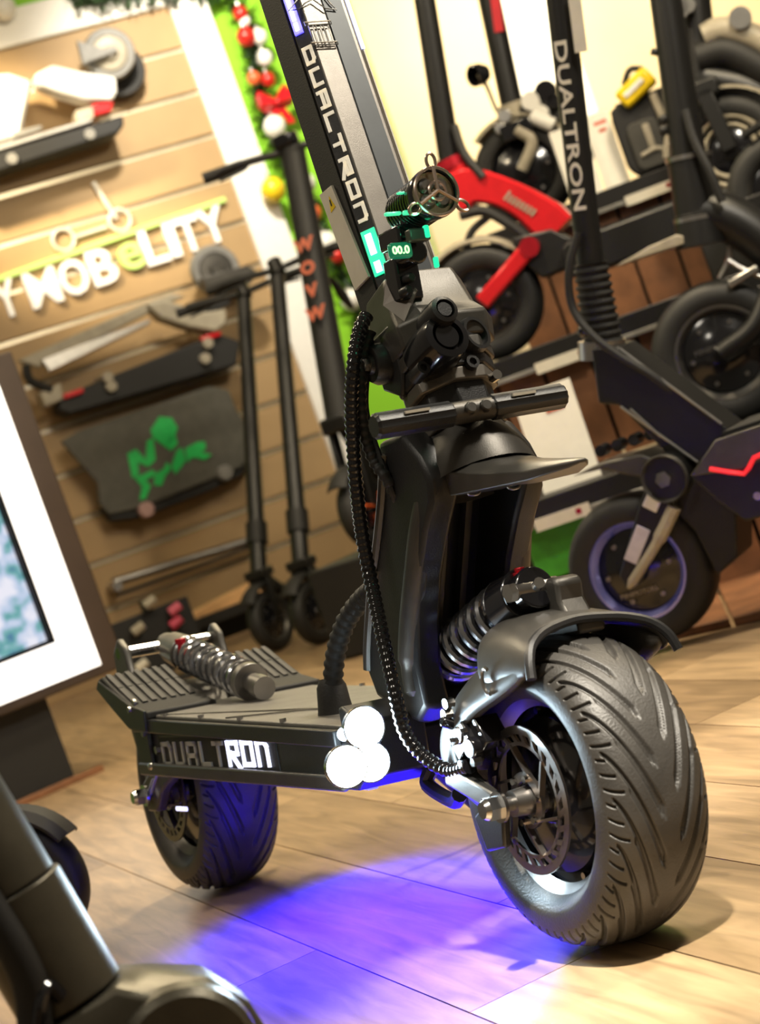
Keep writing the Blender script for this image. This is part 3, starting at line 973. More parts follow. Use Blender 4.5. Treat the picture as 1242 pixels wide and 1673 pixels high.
# stem
SB = Vector((.945, 0, .705))
SDIR = Vector((-.2785, 0, .960)).normalized()
SFR = Vector((.960, 0, .2785)).normalized()     # forward normal of the stem
SY = Vector((0, 1, 0))
def sp(k, f, y):
    return SB + SDIR * k + SFR * f + SY * y
def hero_stem():
    HB, HD, HW, CH = 0.057, 0.016, 0.043, 0.013
    sec = [(-HB, -HW + .008), (-HB + .008, -HW), (HD - CH, -HW), (HD, -HW + CH), (HD, HW - CH), (HD - CH, HW), (-HB + .008, HW), (-HB, HW - .008)]
    K0, K1 = 0.02, 0.60
    st_ = MB()
    st_.loft([[sp(k, f, y) for f, y in sec] for k in (K0, K1)])
    st_.build('stem', STEMG, HERO, 0.0015)
    # dark recessed centre panel of the front face
    MB().loft([[sp(k, f, y) for f, y in ((HD + .0002, -HW + CH + .028), (HD + .002, -HW + CH + .029), (HD + .002, HW - CH - .006), (HD + .0002, HW - CH - .005))] for k in (K0 + .0, K1 - .005)]).build('front_panel', mat('stem_panel_slate', (.030, .036, .040), .42, .3), HERO)
    # black side panel
    MB().loft([[sp(k, f, y) for f, y in ((-HB + .009, -HW - .001), (HD - CH - .003, -HW - .001), (HD - CH - .003, -HW - .003), (-HB + .009, -HW - .003))] for k in (K0, K1 - .005)]).build('side_panel', MATTE, HERO)
    # chamfer strip carrying the vertical lettering
    cm = lambda q, o: (HD - CH + CH * q + o * .707, -HW + CH * q - o * .707)
    MB().loft([[sp(k, *cm(q, o)) for q, o in ((0.02, .0003), (.97, .0003), (.97, .0022), (.02, .0022))] for k in (.04, K1 - .005)]).build('letter_strip', MATTE, HERO)
    # letters reading downwards
    kt, kb_ = None, None
    p_top = hy(488, 108, -.036); p_bot = hy(588, 392, -.036)
    kt = (p_top - SB).dot(SDIR); kb_ = (p_bot - SB).dot(SDIR)
    word = 'DUALTRO'
    n = 8
    cell = (kt - kb_) / n * 1.0
    for i, ch in enumerate('DUALTRON'):
        k_start = kt - cell * i - cell * .08
        org = sp(k_start, *cm(.22, .0022))
        ex = -SDIR
        ey = (SFR * .707 + SY * .707)
        M = axes(org, ex, ey)
        g = glyph(ch, M, cell * .66, .0095, .0042, .0016)
        g.build('stem_letter', L_STEM, HERO, smooth=0)
    # LEDs : green tail of the strip
    k1 = kb_ - .006
    k0 = (hy(606, 452, -.036) - SB).dot(SDIR) - .016
    MB().loft([[sp(k, *cm(q, o)) for q, o in ((0.02, .0022), (.97, .0022), (.97, .0045), (.02, .0045))] for k in (k0, k1)]).build('green_strip_light', L_GREEN, HERO)
    for ka, kb2 in ((.10, .55), (.72, .95)):
        kk = [k1 + (k0 - k1) * x for x in (ka, kb2)]
        MB().loft([[sp(k, *cm(q, o)) for q, o in ((0.25, .0045), (.65, .0045), (.65, .006), (.25, .006))] for k in kk]).build('green_strip_core', L_GREENC, HERO)
    # blue white LEDs at the top on both edges
    kl = (hy(478, 92, -.036) - SB).dot(SDIR)
    MB().loft([[sp(k, *cm(q, o)) for q, o in ((0.02, .0022), (.62, .0022), (.62, .005), (.02, .005))] for k in (kl, K1)]).build('blue_edge_light', L_BLUE, HERO)
    kk = kl + .004
    while kk < K1 - .02:
        ln = random.uniform(.006, .022)
        MB().loft([[sp(k, *cm(q, o)) for q, o in ((0.18, .005), (.42, .005), (.42, .0062), (.18, .0062))] for k in (kk, kk + ln)]).build('edge_light_core', L_STRIP, HERO)
        kk += ln + random.uniform(.002, .006)
    kr = (hy(590, 85, .034) - SB).dot(SDIR)
    MB().tube([sp(kr, HD - CH * .4, HW - CH * .5), sp(K1, HD - CH * .4, HW - CH * .5)], .0026, 8).build('blue_edge_light', L_STRIP, HERO)
    MB().tube([sp(.05, HD - CH * .5, HW - CH * .45), sp(kr, HD - CH * .5, HW - CH * .45)], .0016, 6).build('edge_trim', PALE, HERO)
    MB().tube([sp(.05, HD - CH * .98, -HW + CH * .0), sp(K1, HD - CH * .98, -HW)], .0012, 6).build('edge_trim', BLACK, HERO)
    # pale sticker plate on the side with a yellow warning mark
    ps = [hy(526, 322, -HW - .004), hy(545, 306, -HW - .004), hy(606, 455, -HW - .004), hy(584, 478, -HW - .004)]
    fk = [((p - SB).dot(SFR), (p - SB).dot(SDIR)) for p in ps]
    MB().prism(fk, -HW - .003, -HW - .0065, fn=lambda f, k, d: sp(k, f, d)).build('side_plate', PALE, HERO, 0.0004)
    pw = hy(543, 336, -HW - .0065)
    f0, k0 = (pw - SB).dot(SFR), (pw - SB).dot(SDIR)
    yl = MB().prism([(f0 - .007, k0 - .008), (f0 + .007, k0 - .008), (f0, k0 + .010)], -HW - .0065, -HW - .0072, fn=lambda f, k, d: sp(k, f, d))
    y_ = yl.build('warning_label', YELLOW, HERO, smooth=0)
    MB().prism([(f0 - .0012, k0 - .003), (f0 + .0012, k0 - .003), (f0 + .0012, k0 + .005), (f0 - .0012, k0 + .005)], -HW - .0072, -HW - .0077, fn=lambda f, k, d: sp(k, f, d)).build('warning_mark', MATTE, y_, smooth=0)
    # outlined X and III on the front
    def outline(pts, nm):
        b = MB()
        pp = [sp(k, HD + .004, y) for y, k in pts]
        b.tube(pp, .0009, 5, closed=True)
        b.build(nm, ALU, HERO)
    def fpx(px, py):
        d = ray(px, py)
        nrm = hF * SFR.x + hU2 * SFR.z
        org = HO + hF * sp(0, HD + .004, 0).x + hU2 * sp(0, HD + .004, 0).z
        k = (org - O0).dot(nrm) / d.dot(nrm)
        q = O0 + d * k - HO
        loc = Vector((q.dot(hF), q.dot(hL2), q.dot(hU2)))
        return (loc.y, (loc - SB).dot(SDIR))
    outline([fpx(*p) for p in ((472, 21), (490, 0), (500, -14), (480, -40), (497, -42), (508, -26), (520, -40), (538, -38), (522, -14), (540, 8), (551, 19), (533, 17), (512, 2), (500, 8), (490, 18))], 'letter_x')
    outline([fpx(*p) for p in ((498, 40), (541, 37), (543, 42), (500, 45))], 'numeral_serif')
    outline([fpx(*p) for p in ((509, 73), (552, 71), (554, 75), (511, 77))], 'numeral_serif')
    for dx in (0, 12, 24):
        outline([fpx(*p) for p in ((505 + dx, 45), (512 + dx, 45), (521 + dx, 73), (514 + dx, 73))], 'numeral_bar')
    # handlebar above the frame
    hb = MB()
    hb.cyl(sp(K1 - .03, 0, 0), sp(K1 + .03, 0, 0), 0.034, n=20)
    hb.tube(bez([sp(K1 + .012, 0, -.31), sp(K1 + .012, -.01, -.2), sp(K1 + .012, .02, -.08), sp(K1 + .012, .02, .08), sp(K1 + .012, -.01, .2), sp(K1 + .012, 0, .31)], 6), .013, 12)
    hbo = hb.build('handlebar', BLACK, HERO)
    for s in (-1, 1):
        MB().cyl(sp(K1 + .012, -.004, s * .21), sp(K1 + .012, 0, s * .325), .018, n=18).build('grip', RUBBER2, hbo)
hero_stem()

def hero_joint():
    # folding joint: angular block below the stem with round clamp bosses
    sec = [(-.052, -.034), (-.036, -.050), (.030, -.052), (.052, -.034), (.052, .034), (.030, .052), (-.036, .050), (-.052, .034)]
    base = SA1
    rows = []
    for p, sf, sy in ((SA1 + Vector((0, 0, -.004)), 1.10, 1.15), (SA1 + Vector((-.004, 0, .022)), 1.16, 1.2), (sp(-.005, .002, 0), 1.02, 1.08), (sp(.034, 0, 0), .92, .98), (sp(.045, 0, 0), .86, .92)):
        rows.append([p + SFR * (f * sf) + SY * (y * sy) for f, y in sec])
    MB().loft(rows).build('folding_joint', GUN, HERO, 0.003)
    # pale angular facet on the near front corner
    for s in (-1,):
        q = [sp(.036, .047 - .012, -.050), sp(.036, .052, -.032), sp(.010, .060, -.030), sp(-.022, .050, -.052), sp(.010, .030, -.060)]
        b = MB().add([*q, *[p + Vector((.003, -.003, 0)) for p in q]], [(4, 3, 2, 1, 0), (5, 6, 7, 8, 9), (0, 1, 6, 5), (1, 2, 7, 6), (2, 3, 8, 7), (3, 4, 9, 8), (4, 0, 5, 9)])
        b.build('joint_facet', ALU if False else mat('warm_grey_facet', (.15, .128, .108), .45, .3), HERO)
    # clamp bosses on the front
    for (px, py, r, nm) in ((712, 575, .028, 'lower_boss'), (708, 532, .017, 'upper_boss')):
        c = hx(px, py, 1.018)
        b = MB()
        b.lathe([(0, .034), (r * .50, .034), (r * .55, .026), (r * .60, .026), (r * .66, .036), (r * .92, .034), (r, .026), (r * 1.08, -.02)], c, (.96, 0, .28), 32)
        b.build(nm, GLOSS if nm == 'lower_boss' else BLACK, HERO)
    c = hx(762, 560, 1.01)
    MB().lathe([(0, .012), (.014, .012), (.016, .02), (.020, .02), (.024, .0), (.026, -.03)], c, (.9, .3, .25), 28).build('far_boss', BLACK, HERO)
    # small bolts
    for px, py in ((692, 606), (772, 596)):
        c = hx(px, py, 1.030)
        MB().lathe([(0, 0), (.004, 0), (.0045, .004), (.008, .004), (.009, -.02)], c, (.96, 0, .28), 14).build('joint_bolt', BLACK, HERO)
    c = hx(806, 621, 1.02)
    MB().cyl(c, c + Vector((.012, 0, .002)), .006, n=10).build('chrome_bolt', CHROME, HERO)
    # side hinge knuckle with bolt
    c = hy(622, 598, -.062)
    k = MB()
    k.lathe([(0, -.016), (.010, -.016), (.012, -.012), (.020, -.012), (.024, -.004), (.024, .03)], c, (0, 1, 0), 28)
    k.build('hinge_knuckle', BLACK, HERO)
    MB().cyl(c + Vector((0, -.014, 0)), c + Vector((0, -.022, 0)), .008, n=6).build('hinge_bolt', CHROME, HERO)
    MB().loft([[c + Vector((dx, y, dz)) for dx, dz in ((-.022, .03), (.03, .04), (.04, -.02), (.03, -.045), (-.012, -.03))] for y in (.004, .022)]).build('hinge_plate', BLACK, HERO, .003)
hero_joint()

def hero_aux():
    # auxiliary headlamp on the stem, tripod cage over its lens
    f0 = hx(712, 318, 1.065); b0 = hx(655, 318, .985)
    d = Vector((1, -0.16, -0.02)).normalized()
    f0 = hx(712, 318, 1.075)
    prof = []
    L = .095
    for i in range(9):
        k = -L + i * .0085
        prof += [(.0265, k), (.0265, k + .004), (.022, k + .005), (.022, k + .0083)]
    prof = [(0, -L - .004), (.020, -L - .002)] + prof + [(.0275, -.018), (.0285, -.004), (.0265, .0), (.0245, -.003)]
    body = MB().lathe(prof, f0, d, 36).build('auxiliary_lamp', GLOSS, HERO)
    MB().lathe([(0, -.004), (.0245, -.005)], f0, d, 30).build('lamp_reflector', mat('lamp_reflector_amber', (.55, .47, .34), .18, .9), body)
    dd, e1, e2 = frame_from(d)
    led = MB()
    upv = Vector((0, 0, 1)); sidev = Vector((0, 1, 0))
    for k in range(4):
        a = PI / 4 + k * PI / 2
        led.lathe([(0, .003), (.006, .002), (.009, -.004)], f0 + upv * (.012 * math.sin(a)) + sidev * (.012 * math.cos(a)), d, 14)
    led.build('lamp_lens', ALU, body)
    cg = MB()
    cage = mat('cage_rose_steel', (.62, .50, .42), .3, 1.0)
    for rr, o in ((.0265, .006), (.010, .009)):
        cg.tube([f0 + d * o + upv * (rr * math.sin(a)) + sidev * (rr * math.cos(a)) for a in [2 * PI * i / 36 for i in range(36)]], .0018, 6, closed=True)
    for a in (PI / 2, PI / 2 + 2 * PI / 3, PI / 2 + 4 * PI / 3):
        v = upv * math.sin(a) + sidev * math.cos(a)
        cg.tube([f0 + d * .010, f0 + d * .008 + v * .027], .0022, 6)
        lp = f0 + d * .004 + v * .034
        w = upv * math.cos(a) - sidev * math.sin(a)
        cg.tube([lp + v * (.0085 * math.cos(t)) + w * (.0055 * math.sin(t)) for t in [2 * PI * i / 16 for i in range(16)]], .0018, 6, closed=True)
    cg.build('lamp_cage', cage, body)
    # mount, switch box and volt display below
    mt = MB()
    c = hx(672, 385, 1.02)
    mt.box(c + Vector((-.02, .0, 0)), (.05, .036, .022))
    mt.cyl(c + Vector((-.03, .0, -.022)), c + Vector((.008, .0, -.022)), .014, n=16)
    mt.cyl(c + Vector((-.01, .006, .0)), c + Vector((-.01, .006, .045)), .010, n=14)
    mt.box(c + Vector((-.035, .0, -.045)), (.03, .030, .05))
    mt.build('lamp_mount', GLOSS, HERO, .003)
    bx = hx(684, 388, 1.045)
    MB().box(bx, (.012, .026, .014)).build('switch_box', GUN, HERO, .002)
    c = hx(655, 413, 1.035)
    dsp = MB().box(c, (.010, .028, .018)).build('volt_display', mat('display_green_glass', (.01, .10, .05), .2, emit=(.02, .5, .22), estr=.25, var=0), HERO, .004)
    M = axes(c + Vector((.0055, -.0125, -.0045)), (0, 1, 0), (0, 0, 1))
    text_obj('display_digits', '00.0', L_DIGIT, dsp, M, .0125, .0004, 0.0003)
    for px, py, w, h in ((698, 382, .006, .014), (714, 432, .005, .012), (667, 351, .011, .005), (643, 353, .020, .004), (658, 319, .012, .0025)):
        q = hx(px, py, 1.050 if py > 375 else 1.040)
        MB().box(q, (.006, w, h)).build('indicator_light', L_GREEN if py > 360 else mat('dim_green_led', (.2, .8, .5), .3, emit=(.05, .8, .4), estr=.8, var=0), HERO, .0015)
    # small screws under the display
    s = MB()
    for px, py in ((672, 457), (668, 478)):
        q = hx(px, py, 1.010)
        s.lathe([(0, .004), (.004, .004), (.006, .001), (.006, -.012)], q, (1, 0, 0), 12)
    s.build('mount_screw', BLACK, HERO)
    gl = bpy.data.lights.new('green_indicator_glow', 'POINT'); gl.energy = .035; gl.color = (.1, 1, .5); gl.shadow_soft_size = .01
    go = bpy.data.objects.new('green_indicator_glow', gl); COL.objects.link(go); go.parent = HERO; go.location = hx(690, 360, 1.085)
hero_aux()

def hero_hoses():
    p = [hy(600, 520, -.070), hy(588, 545, -.085), hy(579, 600, -.10), hy(576, 680, -.105), hy(582, 780, -.105), hy(592, 870, -.105), hy(607, 950, -.105), hy(628, 1050, -.115), hy(648, 1140, -.12), hy(664, 1200, -.12), hy(695, 1240, -.11), hy(735, 1262, -.098), hy(770, 1255, -.096)]
    ribbed(p, .0080, .0006, .0019, 12).build('corrugated_hose', GLOSS, HERO)
    p = [hy(606, 545, -.066), hy(594, 590, -.080), hy(590, 650, -.090), hy(597, 710, -.09), hy(612, 755, -.085), hy(636, 790, -.078), hy(655, 830, -.06)]
    ribbed(p, .0068, .0007, .0024, 10).build('second_hose', MATTE, HERO)
    p = [hy(607, 560, -.06), hy(600, 620, -.075), hy(602, 690, -.08), hy(640, 800, -.077), hy(655, 840, -.06)]
    MB().tube(bez(p, 8), .004, 8).build('brake_cable', BLACK, HERO)
    # thick conduit from neck to deck
    p = [hy(612, 965, -.03), hy(590, 985, -.035), hy(566, 1020, -.045), hy(550, 1070, -.055), hy(545, 1120, -.06), hy(546, 1165, -.06)]
    ribbed(p, .0125, .0009, .003, 14).build('deck_conduit', MATTE, HERO)
    q = hy(547, 1150, -.06)
    MB().lathe([(.014, .03), (.019, .02), (.021, 0), (.024, -.02)], q, (0, 0, 1), 24).build('conduit_boot', RUBBER2, HERO)
hero_hoses()

def hero_deck():
    def zt(x): return .288 - .030 * (x - .111) / .70
    def zb(x): return .205 - .018 * (x - .111) / .70
    x0, x1 = .111, .865
    hw = .132
    MB().prism([(x0, zb(x0)), (x1 - .03, zb(x1)), (x1, zb(x1) + .02), (x1, zt(x1) - .01), (x1 - .02, zt(x1)), (x0, zt(x0))], -hw, hw).build('deck_body', BLACK, HERO, .003)
    for s in (-1, 1):
        y0, y1 = s * hw, s * (hw + .010)
        o = MB().prism([(x0, zt(x0) - .018), (x1 - .05, zt(x1) - .018), (x1 - .05, zt(x1) + .002), (x0, zt(x0) + .002)], y0, y1).build('upper_side_rail', BLACK, HERO, .002)
        MB().prism([(x0, zb(x0)), (x1 - .05, zb(x1)), (x1 - .05, zb(x1) + .019), (x0, zb(x0) + .019)], y0, y1).build('lower_side_rail', GUN, HERO, .003)
        MB().prism([(x0, zb(x0)), (x0 + .055, zb(x0)), (x0 + .055, zt(x0)), (x0, zt(x0))], s * hw, s * (hw + .007)).build('rear_side_cap', BLACK, HERO, .002)
    # grey top plate and its seams
    tp = MB().prism([(x0 + .01, zt(x0)), (x1 - .05, zt(x1)), (x1 - .05, zt(x1) + .006), (x0 + .01, zt(x0) + .006)], -hw + .004, hw - .004).build('deck_plate', mat('deck_grey', (.21, .20, .185), .45, .3, bump=.3, bscale=500), HERO, .002)
    for xa, ya, xb, yb in ((.20, -.125, .60, -.04), (.45, -.125, .62, -.02), (.62, -.02, .80, -.02)):
        MB().bar((xa, ya, zt(xa) + .0065), (xb, yb, zt(xb) + .0065), .003, .002).build('plate_seam', ALU, tp)
    for x in (.22, .36, .50, .64):
        for y in (-hw + .006, hw - .006):
            MB().cyl((x, y, zt(x) + .004), (x, y, zt(x) + .009), .0045, n=10).build('plate_screw', CHROME, tp)
    # side logo plate with block letters, the last three lit
    ty_ = -hw - .0005
    a = hy(272, 1254, ty_); b = hy(452, 1256, ty_)
    at_ = hy(272, 1218, ty_)
    slope = math.atan2(b.z - a.z, b.x - a.x)
    Lx = b.x - a.x
    cw = Lx / 8
    H = .0315
    MB().prism([(a.x - .012, a.z - .006), (b.x + .012, b.z - .006), (b.x + .012, b.z + H + .012), (a.x - .012, a.z + H + .012)], ty_ + .001, ty_ - .0004).build('logo_plate', MATTE, HERO, smooth=0)
    for i, ch in enumerate('DUALTRON'):
        org = Vector((a.x + cw * i + .004, ty_ - .0004, a.z + (b.z - a.z) * i / 8 + .003))
        M = axes(org, (math.cos(slope), 0, math.sin(slope)), (0, 0, 1))
        glyph(ch, M, cw * .62, H * .92, .0064, .003).build('logo_letter', L_LOGO if i > 4 else mat('unlit_logo_grey', (.36, .35, .34), .4), HERO, smooth=0)
    MB().bar((a.x, ty_ - .001, a.z + H + .012), (a.x + .26, ty_ - .001, a.z + H + .010), .003, .003).build('logo_bar', GUN, HERO)
    b_ = MB()
    for px, py in ((236, 1200), (258, 1228)):
        q = hy(px, py, -hw - .007)
        b_.cyl(q + Vector((0, .004, 0)), q + Vector((0, -.003, 0)), .006, n=10)
    b_.build('side_screw', STEEL, HERO)
    q = hy(248, 1255, -hw - .008)
    MB().sphere(q, .008, 12, 8, (1.4, .6, .8)).build('side_valve', CHROME, HERO)
    # headlight housing and lenses on the front corner
    for s in (-1, 1):
        MB().prism([(x1 - .03, .20), (x1 + .018, .20), (x1 + .022, .265), (x1 - .02, .285), (x1 - .03, .285)], s * .055, s * .140).build('headlight_housing', BLACK, HERO, .004)
    for (px, py, r) in ((597, 1192, .0235), (568, 1256, .0235), (607, 1248, .0225)):
        c = hx(px, py, x1 + .024)
        MB().lathe([(0, .005), (r * .7, .003), (r, -.002)], c, (1, -.18, .0), 28).build('headlight_lens', L_WHITE, HERO)
        MB().lathe([(r, -.008), (r * 1.06, -.008), (r * 1.06, .0), (r, .0)], c, (1, -.18, 0), 28).build('headlight_bezel', CHROME, HERO)
    c = hx(563, 1203, x1 + .010)
    MB().sphere(c, .008, 12, 8).build('marker_lens', mat('marker_lens_light', (.8, .9, 1), .3, emit=(.6, .8, 1), estr=4.0, var=0), HERO)
    # lamp light
    for (px, py) in ((597, 1190), (586, 1252)):
        ld = bpy.data.lights.new('headlight_beam', 'SPOT'); ld.energy = 2.0; ld.color = (.62, .84, 1.0); ld.spot_size = math.radians(130); ld.spot_blend = .6; ld.shadow_soft_size = .02
        lo = bpy.data.objects.new('headlight_beam', ld); COL.objects.link(lo); lo.parent = HERO
        lo.location = hx(px, py, x1 + .045)
        lo.rotation_euler = Vector((1, -.10, -.12)).to_track_quat('-Z', 'Y').to_euler()
    # underglow strips and their light
    for s in (-1, 1):
        MB().bar((.20, s * .095, zb(.2) - .004), (.80, s * .095, zb(.8) - .004), .012, .006).build('underglow_strip', L_UND, HERO)
    for x in (.42, .60, .78):
        ld = bpy.data.lights.new('underglow_light', 'SPOT'); ld.energy = 95.0; ld.color = (.008, .002, 1.0); ld.spot_size = math.radians(122); ld.spot_blend = 1.0; ld.shadow_soft_size = .015
        lo = bpy.data.objects.new('underglow_light', ld); COL.objects.link(lo); lo.parent = HERO
        lo.location = (x, -.02, zb(x) - .015)
        lo.rotation_euler = Vector((.10, .02, -1)).to_track_quat('-Z', 'Y').to_euler()
hero_deck()

def hero_rear():
    # footrest wings either side of the shock
    for (ya, yb) in ((-.142, -.030), (.030, .142)):
        b = MB()
        secs = []
        for x, z in ((.185, .286), (.120, .297), (.06, .322), (.008, .345), (-.012, .342)):
            secs.append([Vector((x, y, z + dz)) for y, dz in ((ya, 0), (yb, 0), (yb, .012), (ya, .012))])
        o = b.loft(secs).build('rear_footrest', MATTE, HERO, .003)
        rb = MB()
        for i in range(7):
            y = ya + (yb - ya) * (i + .7) / 7.4
            rb.bar((.118, y, .311), (.062, y, .3355), .008, .003)
            rb.bar((.060, y, .3365), (.010, y, .3585), .008, .003)
        rb.build('footrest_ridge', mat('ridge_rubber', (.055, .053, .050), .6), o)
    sd_ = MB().prism([(.18, .27), (.185, .30), (.125, .31), (.0, .352), (-.014, .340), (.05, .305), (.111, .275)], -.146, -.141).build('footrest_end_plate', BLACK, HERO, .001)
    b = MB()
    for px, py in ((222, 1150), (214, 1162)):
        q = hy(px, py, -.146)
        b.cyl(q, q + Vector((0, -.004, 0)), .005, n=10)
    b.build('footrest_screw', STEEL, sd_)
    # swing arm
    for s in (-1, 1):
        MB().prism([(.16, .265), (.19, .235), (.165, .210), (.06, .172), (.02, .138), (-.02, .138), (-.028, .180), (.02, .205), (.08, .245)], s * .076, s * .094).build('rear_swing_arm', GUN, HERO, .004)
    for k, dz in ((0, 0), (1, .030)):
        MB().bar((.055 - .02 * k, -.0955, .196 + dz * .2 - .012 * k), (.012 - .02 * k, -.0955, .166 + dz * .2 - .012 * k), .002, .005, (0, 1, 0)).build('arm_reflector', L_STRIP if False else mat('reflector_strip', (.55, .55, .85), .25, .4), HERO)
    q = hy(298, 1324, -.098)
    MB().box(q, (.045, .004, .007)).build('arm_marker', mat('arm_marker_white', (.9, .9, 1), .25, emit=(.7, .7, 1), estr=1.5, var=0), HERO, .002)
    # bridge and shock bracket over the rear wheel
    for s in (-1, 1):
        MB().prism([(.05, .245), (.02, .205), (-.03, .18), (-.085, .33), (-.085, .39), (-.055, .412), (-.03, .395), (-.02, .355)], s * .074, s * .086).build('rear_bracket', GUN, HERO, .004)
    MB().cyl((-.06, -.086, .388), (-.06, .086, .388), .010, n=14).build('rear_shock_bolt', CHROME, HERO)
    q = hy(296, 1052, -.012)
    MB().cyl(q - Vector((0, 0, .02)), q + Vector((0, 0, .006)), .009, n=10).build('rear_adjuster_knob', REDANO, HERO, .001)
    # kickstand on the far side
    k = MB()
    k.tube([(.50, .11, .20), (.49, .20, .10), (.47, .262, .058)], .009, 10)
    k.sphere((.47, .266, .056), .013, 10, 8)
    k.build('kickstand', BLACK, HERO)
hero_rear()
shock('rear_shock', (.292, 0, .306), (-.060, 0, .388), .028, 10, STEEL)

# darker copies of the blacks; those above carry flare haze in their colour
BLACK = mat('darkened_black', (0.0075, 0.0074, 0.0070), 0.40, bump=0.1, bscale=400)
MATTE = mat('darkened_matte_black', (0.0085, 0.0083, 0.0078), 0.6, bump=0.1, bscale=400)
RUBBER2 = mat('darkened_black_rubber', (0.012, 0.0118, 0.011), 0.6, bump=0.15, bscale=300)
# ================================================================== stepped display on the right
DANG = math.radians(-14)
DA = Vector((math.cos(DANG), math.sin(DANG), 0))
DB = Vector((-math.sin(DANG), math.cos(DANG), 0))
def on_d(px, py, t):
    d = ray(px, py)
    return O0 + d * ((t - O0.dot(DB)) / d.dot(DB))
def dst(px, py, t):
    p = on_d(px, py, t)
    return p.dot(DA), p.z
def droom(s, t, z=0.0):
    return DA * s + DB * t + Vector((0, 0, z))
Z1, Z2, Z3 = 0.325, 0.655, 1.02
T1, T2, T3, T4 = 4.27, 4.85, 5.62, 6.30
def display():
    rows = ((T1, T2, Z1, dst(838, 842, T1)[0], 'lowest step of the black and brown display with green boards at its end'),
            (T2, T3, Z2, dst(735, 655, T2)[0], 'middle step of the black and brown display under the red scooter'),
            (T3, T4, Z3, dst(812, 425, T3)[0], 'top step of the black and brown display under the white cards'))
    for (t0, t1, z, s0, lab) in rows:
        s1 = s0 + 2.0
        sm = (s0 + s1) / 2
        zb = {Z1: 0.0, Z2: Z1, Z3: Z2}[z]
        root = empty('display_step', droom(sm, t0), DANG)
        tag(root, lab, 'display step', 'steps of the display stand')
        W = s1 - s0
        MB().box((0, (t1 - t0) / 2, z - .012), (W, t1 - t0 - .004, .024)).build('step_top', MATTE, root, .002)
        MB().box((0, -.012, z - .024), (W, .03, .052)).build('front_rail', BLACK, root, .003)
        MB().box((0, -.030, z - .052), (W, .010, .012)).build('tag_channel', GREYP, root, .002)
        MB().box((0, .055, (zb + z - .03) / 2), (W, .02, z - zb - .05)).build('riser_back', MATTE, root)
        for sx in (-1, 1):
            MB().box((sx * (W / 2 - .01), (t1 - t0) / 2 + .03, (z - .03) / 2), (.02, t1 - t0 - .10, z - .03)).build('end_panel', MATTE, root)
        bw = .125
        hgt = z - zb - .055
        m1 = MB().box((0, 0, 0), (bw - .010, .018, hgt)).mesh('riser_board', WOODB, 0)
        x = -W / 2 + bw / 2
        while x < W / 2 - bw * .4:
            if not (z == Z1 and x < -W / 2 + .27):
                o = bpy.data.objects.new('riser_board', m1); COL.objects.link(o); o.parent = root
                o.location = (x, .022 + random.uniform(-.002, .002), zb + hgt / 2 + .003)
            x += bw
        if z == Z1:
            for k in range(2):
                MB().box((-W / 2 + .135, .020, .072 + k * .135), (.26, .020, .125)).build('green_board', GREENB, root, .003)
        px, py, w = {Z1: (912, 812, .13), Z2: (925, 588, .15), Z3: (1070, 320, .16)}[z]
        s_, _ = dst(px, py, t0)
        tg = MB().box((s_ - sm, -.037, z - .052), (w, .004, .028)).build('price_tag', PALE, root)
        MB().box((s_ - sm + w * .3, -.0395, z - .05), (.012, .001, .012)).build('tag_dot', REDANO, tg)
display()

def price_card(label, pxs, t, z_floor):
    p = [dst(x, y, t) for x, y in pxs]
    s0, s1 = (p[0][0] + p[3][0]) / 2, (p[1][0] + p[2][0]) / 2
    z1 = (p[0][1] + p[1][1]) / 2; z0 = z_floor
    root = empty('price_card', droom((s0 + s1) / 2, t, z_floor + .001), DANG)
    tag(root, label, 'sign')
    w, h = s1 - s0, z1 - z0
    tl = .12 * h
    b = MB()
    b.loft([[Vector((x, y, 0)) for x, y in ((-w / 2, 0), (w / 2, 0), (w / 2, .004), (-w / 2, .004))], [Vector((x, y + tl, h)) for x, y in ((-w / 2, 0), (w / 2, 0), (w / 2, .004), (-w / 2, .004))]])
    b.build('card', PAPER, root)
    for k in range(2):
        z = h * (.86 - .10 * k)
        MB().box((w * .12, tl * z / h - .0012, z), (w * (.5 - .2 * k), .001, h * .045)).build('red_print', mat('red_print', (.65, .14, .08), .7), root, smooth=0)
    MB().box((0, tl * .5 + .03, h * .35), (w * .5, .003, h * .68)).build('card_stand', GREYP, root)
price_card('white price card leaning under the middle rail beside the green boards', [(845, 652), (937, 612), (975, 785), (880, 815)], T1 + .10, Z1)
price_card('narrow white price card at the left end of the top step', [(897, 215), (952, 197), (985, 318), (935, 340)], T3 + .04, Z3)
price_card('wide white price card leaning beside the black case on the top step', [(955, 190), (990, 176), (1030, 300), (992, 335)], T3 + .07, Z3)

def poster(label, pxs, m):
    p = [st(x, y, TR) for x, y in pxs]
    s0, s1 = min(q[0] for q in p), max(q[0] for q in p)
    z0, z1 = min(q[1] for q in p), max(q[1] for q in p)
    o = MB().box((0, 0, 0), (s1 - s0, .006, z1 - z0)).build('poster', m, smooth=0)
    o.location = room((s0 + s1) / 2, TR - .004, (z0 + z1) / 2); o.rotation_euler = (0, 0, ANG)
    tag(o, label, 'poster')
PSTR = mat('blank_white_poster', (.93, .92, .88), .6, var=.02)
poster('large blank white poster on the cream wall right of the red scooter stem', [(775, -30), (1000, 250)], PSTR)
poster('white poster on the cream wall partly behind the top right scooter', [(1040, -60), (1180, 180)], PSTR)

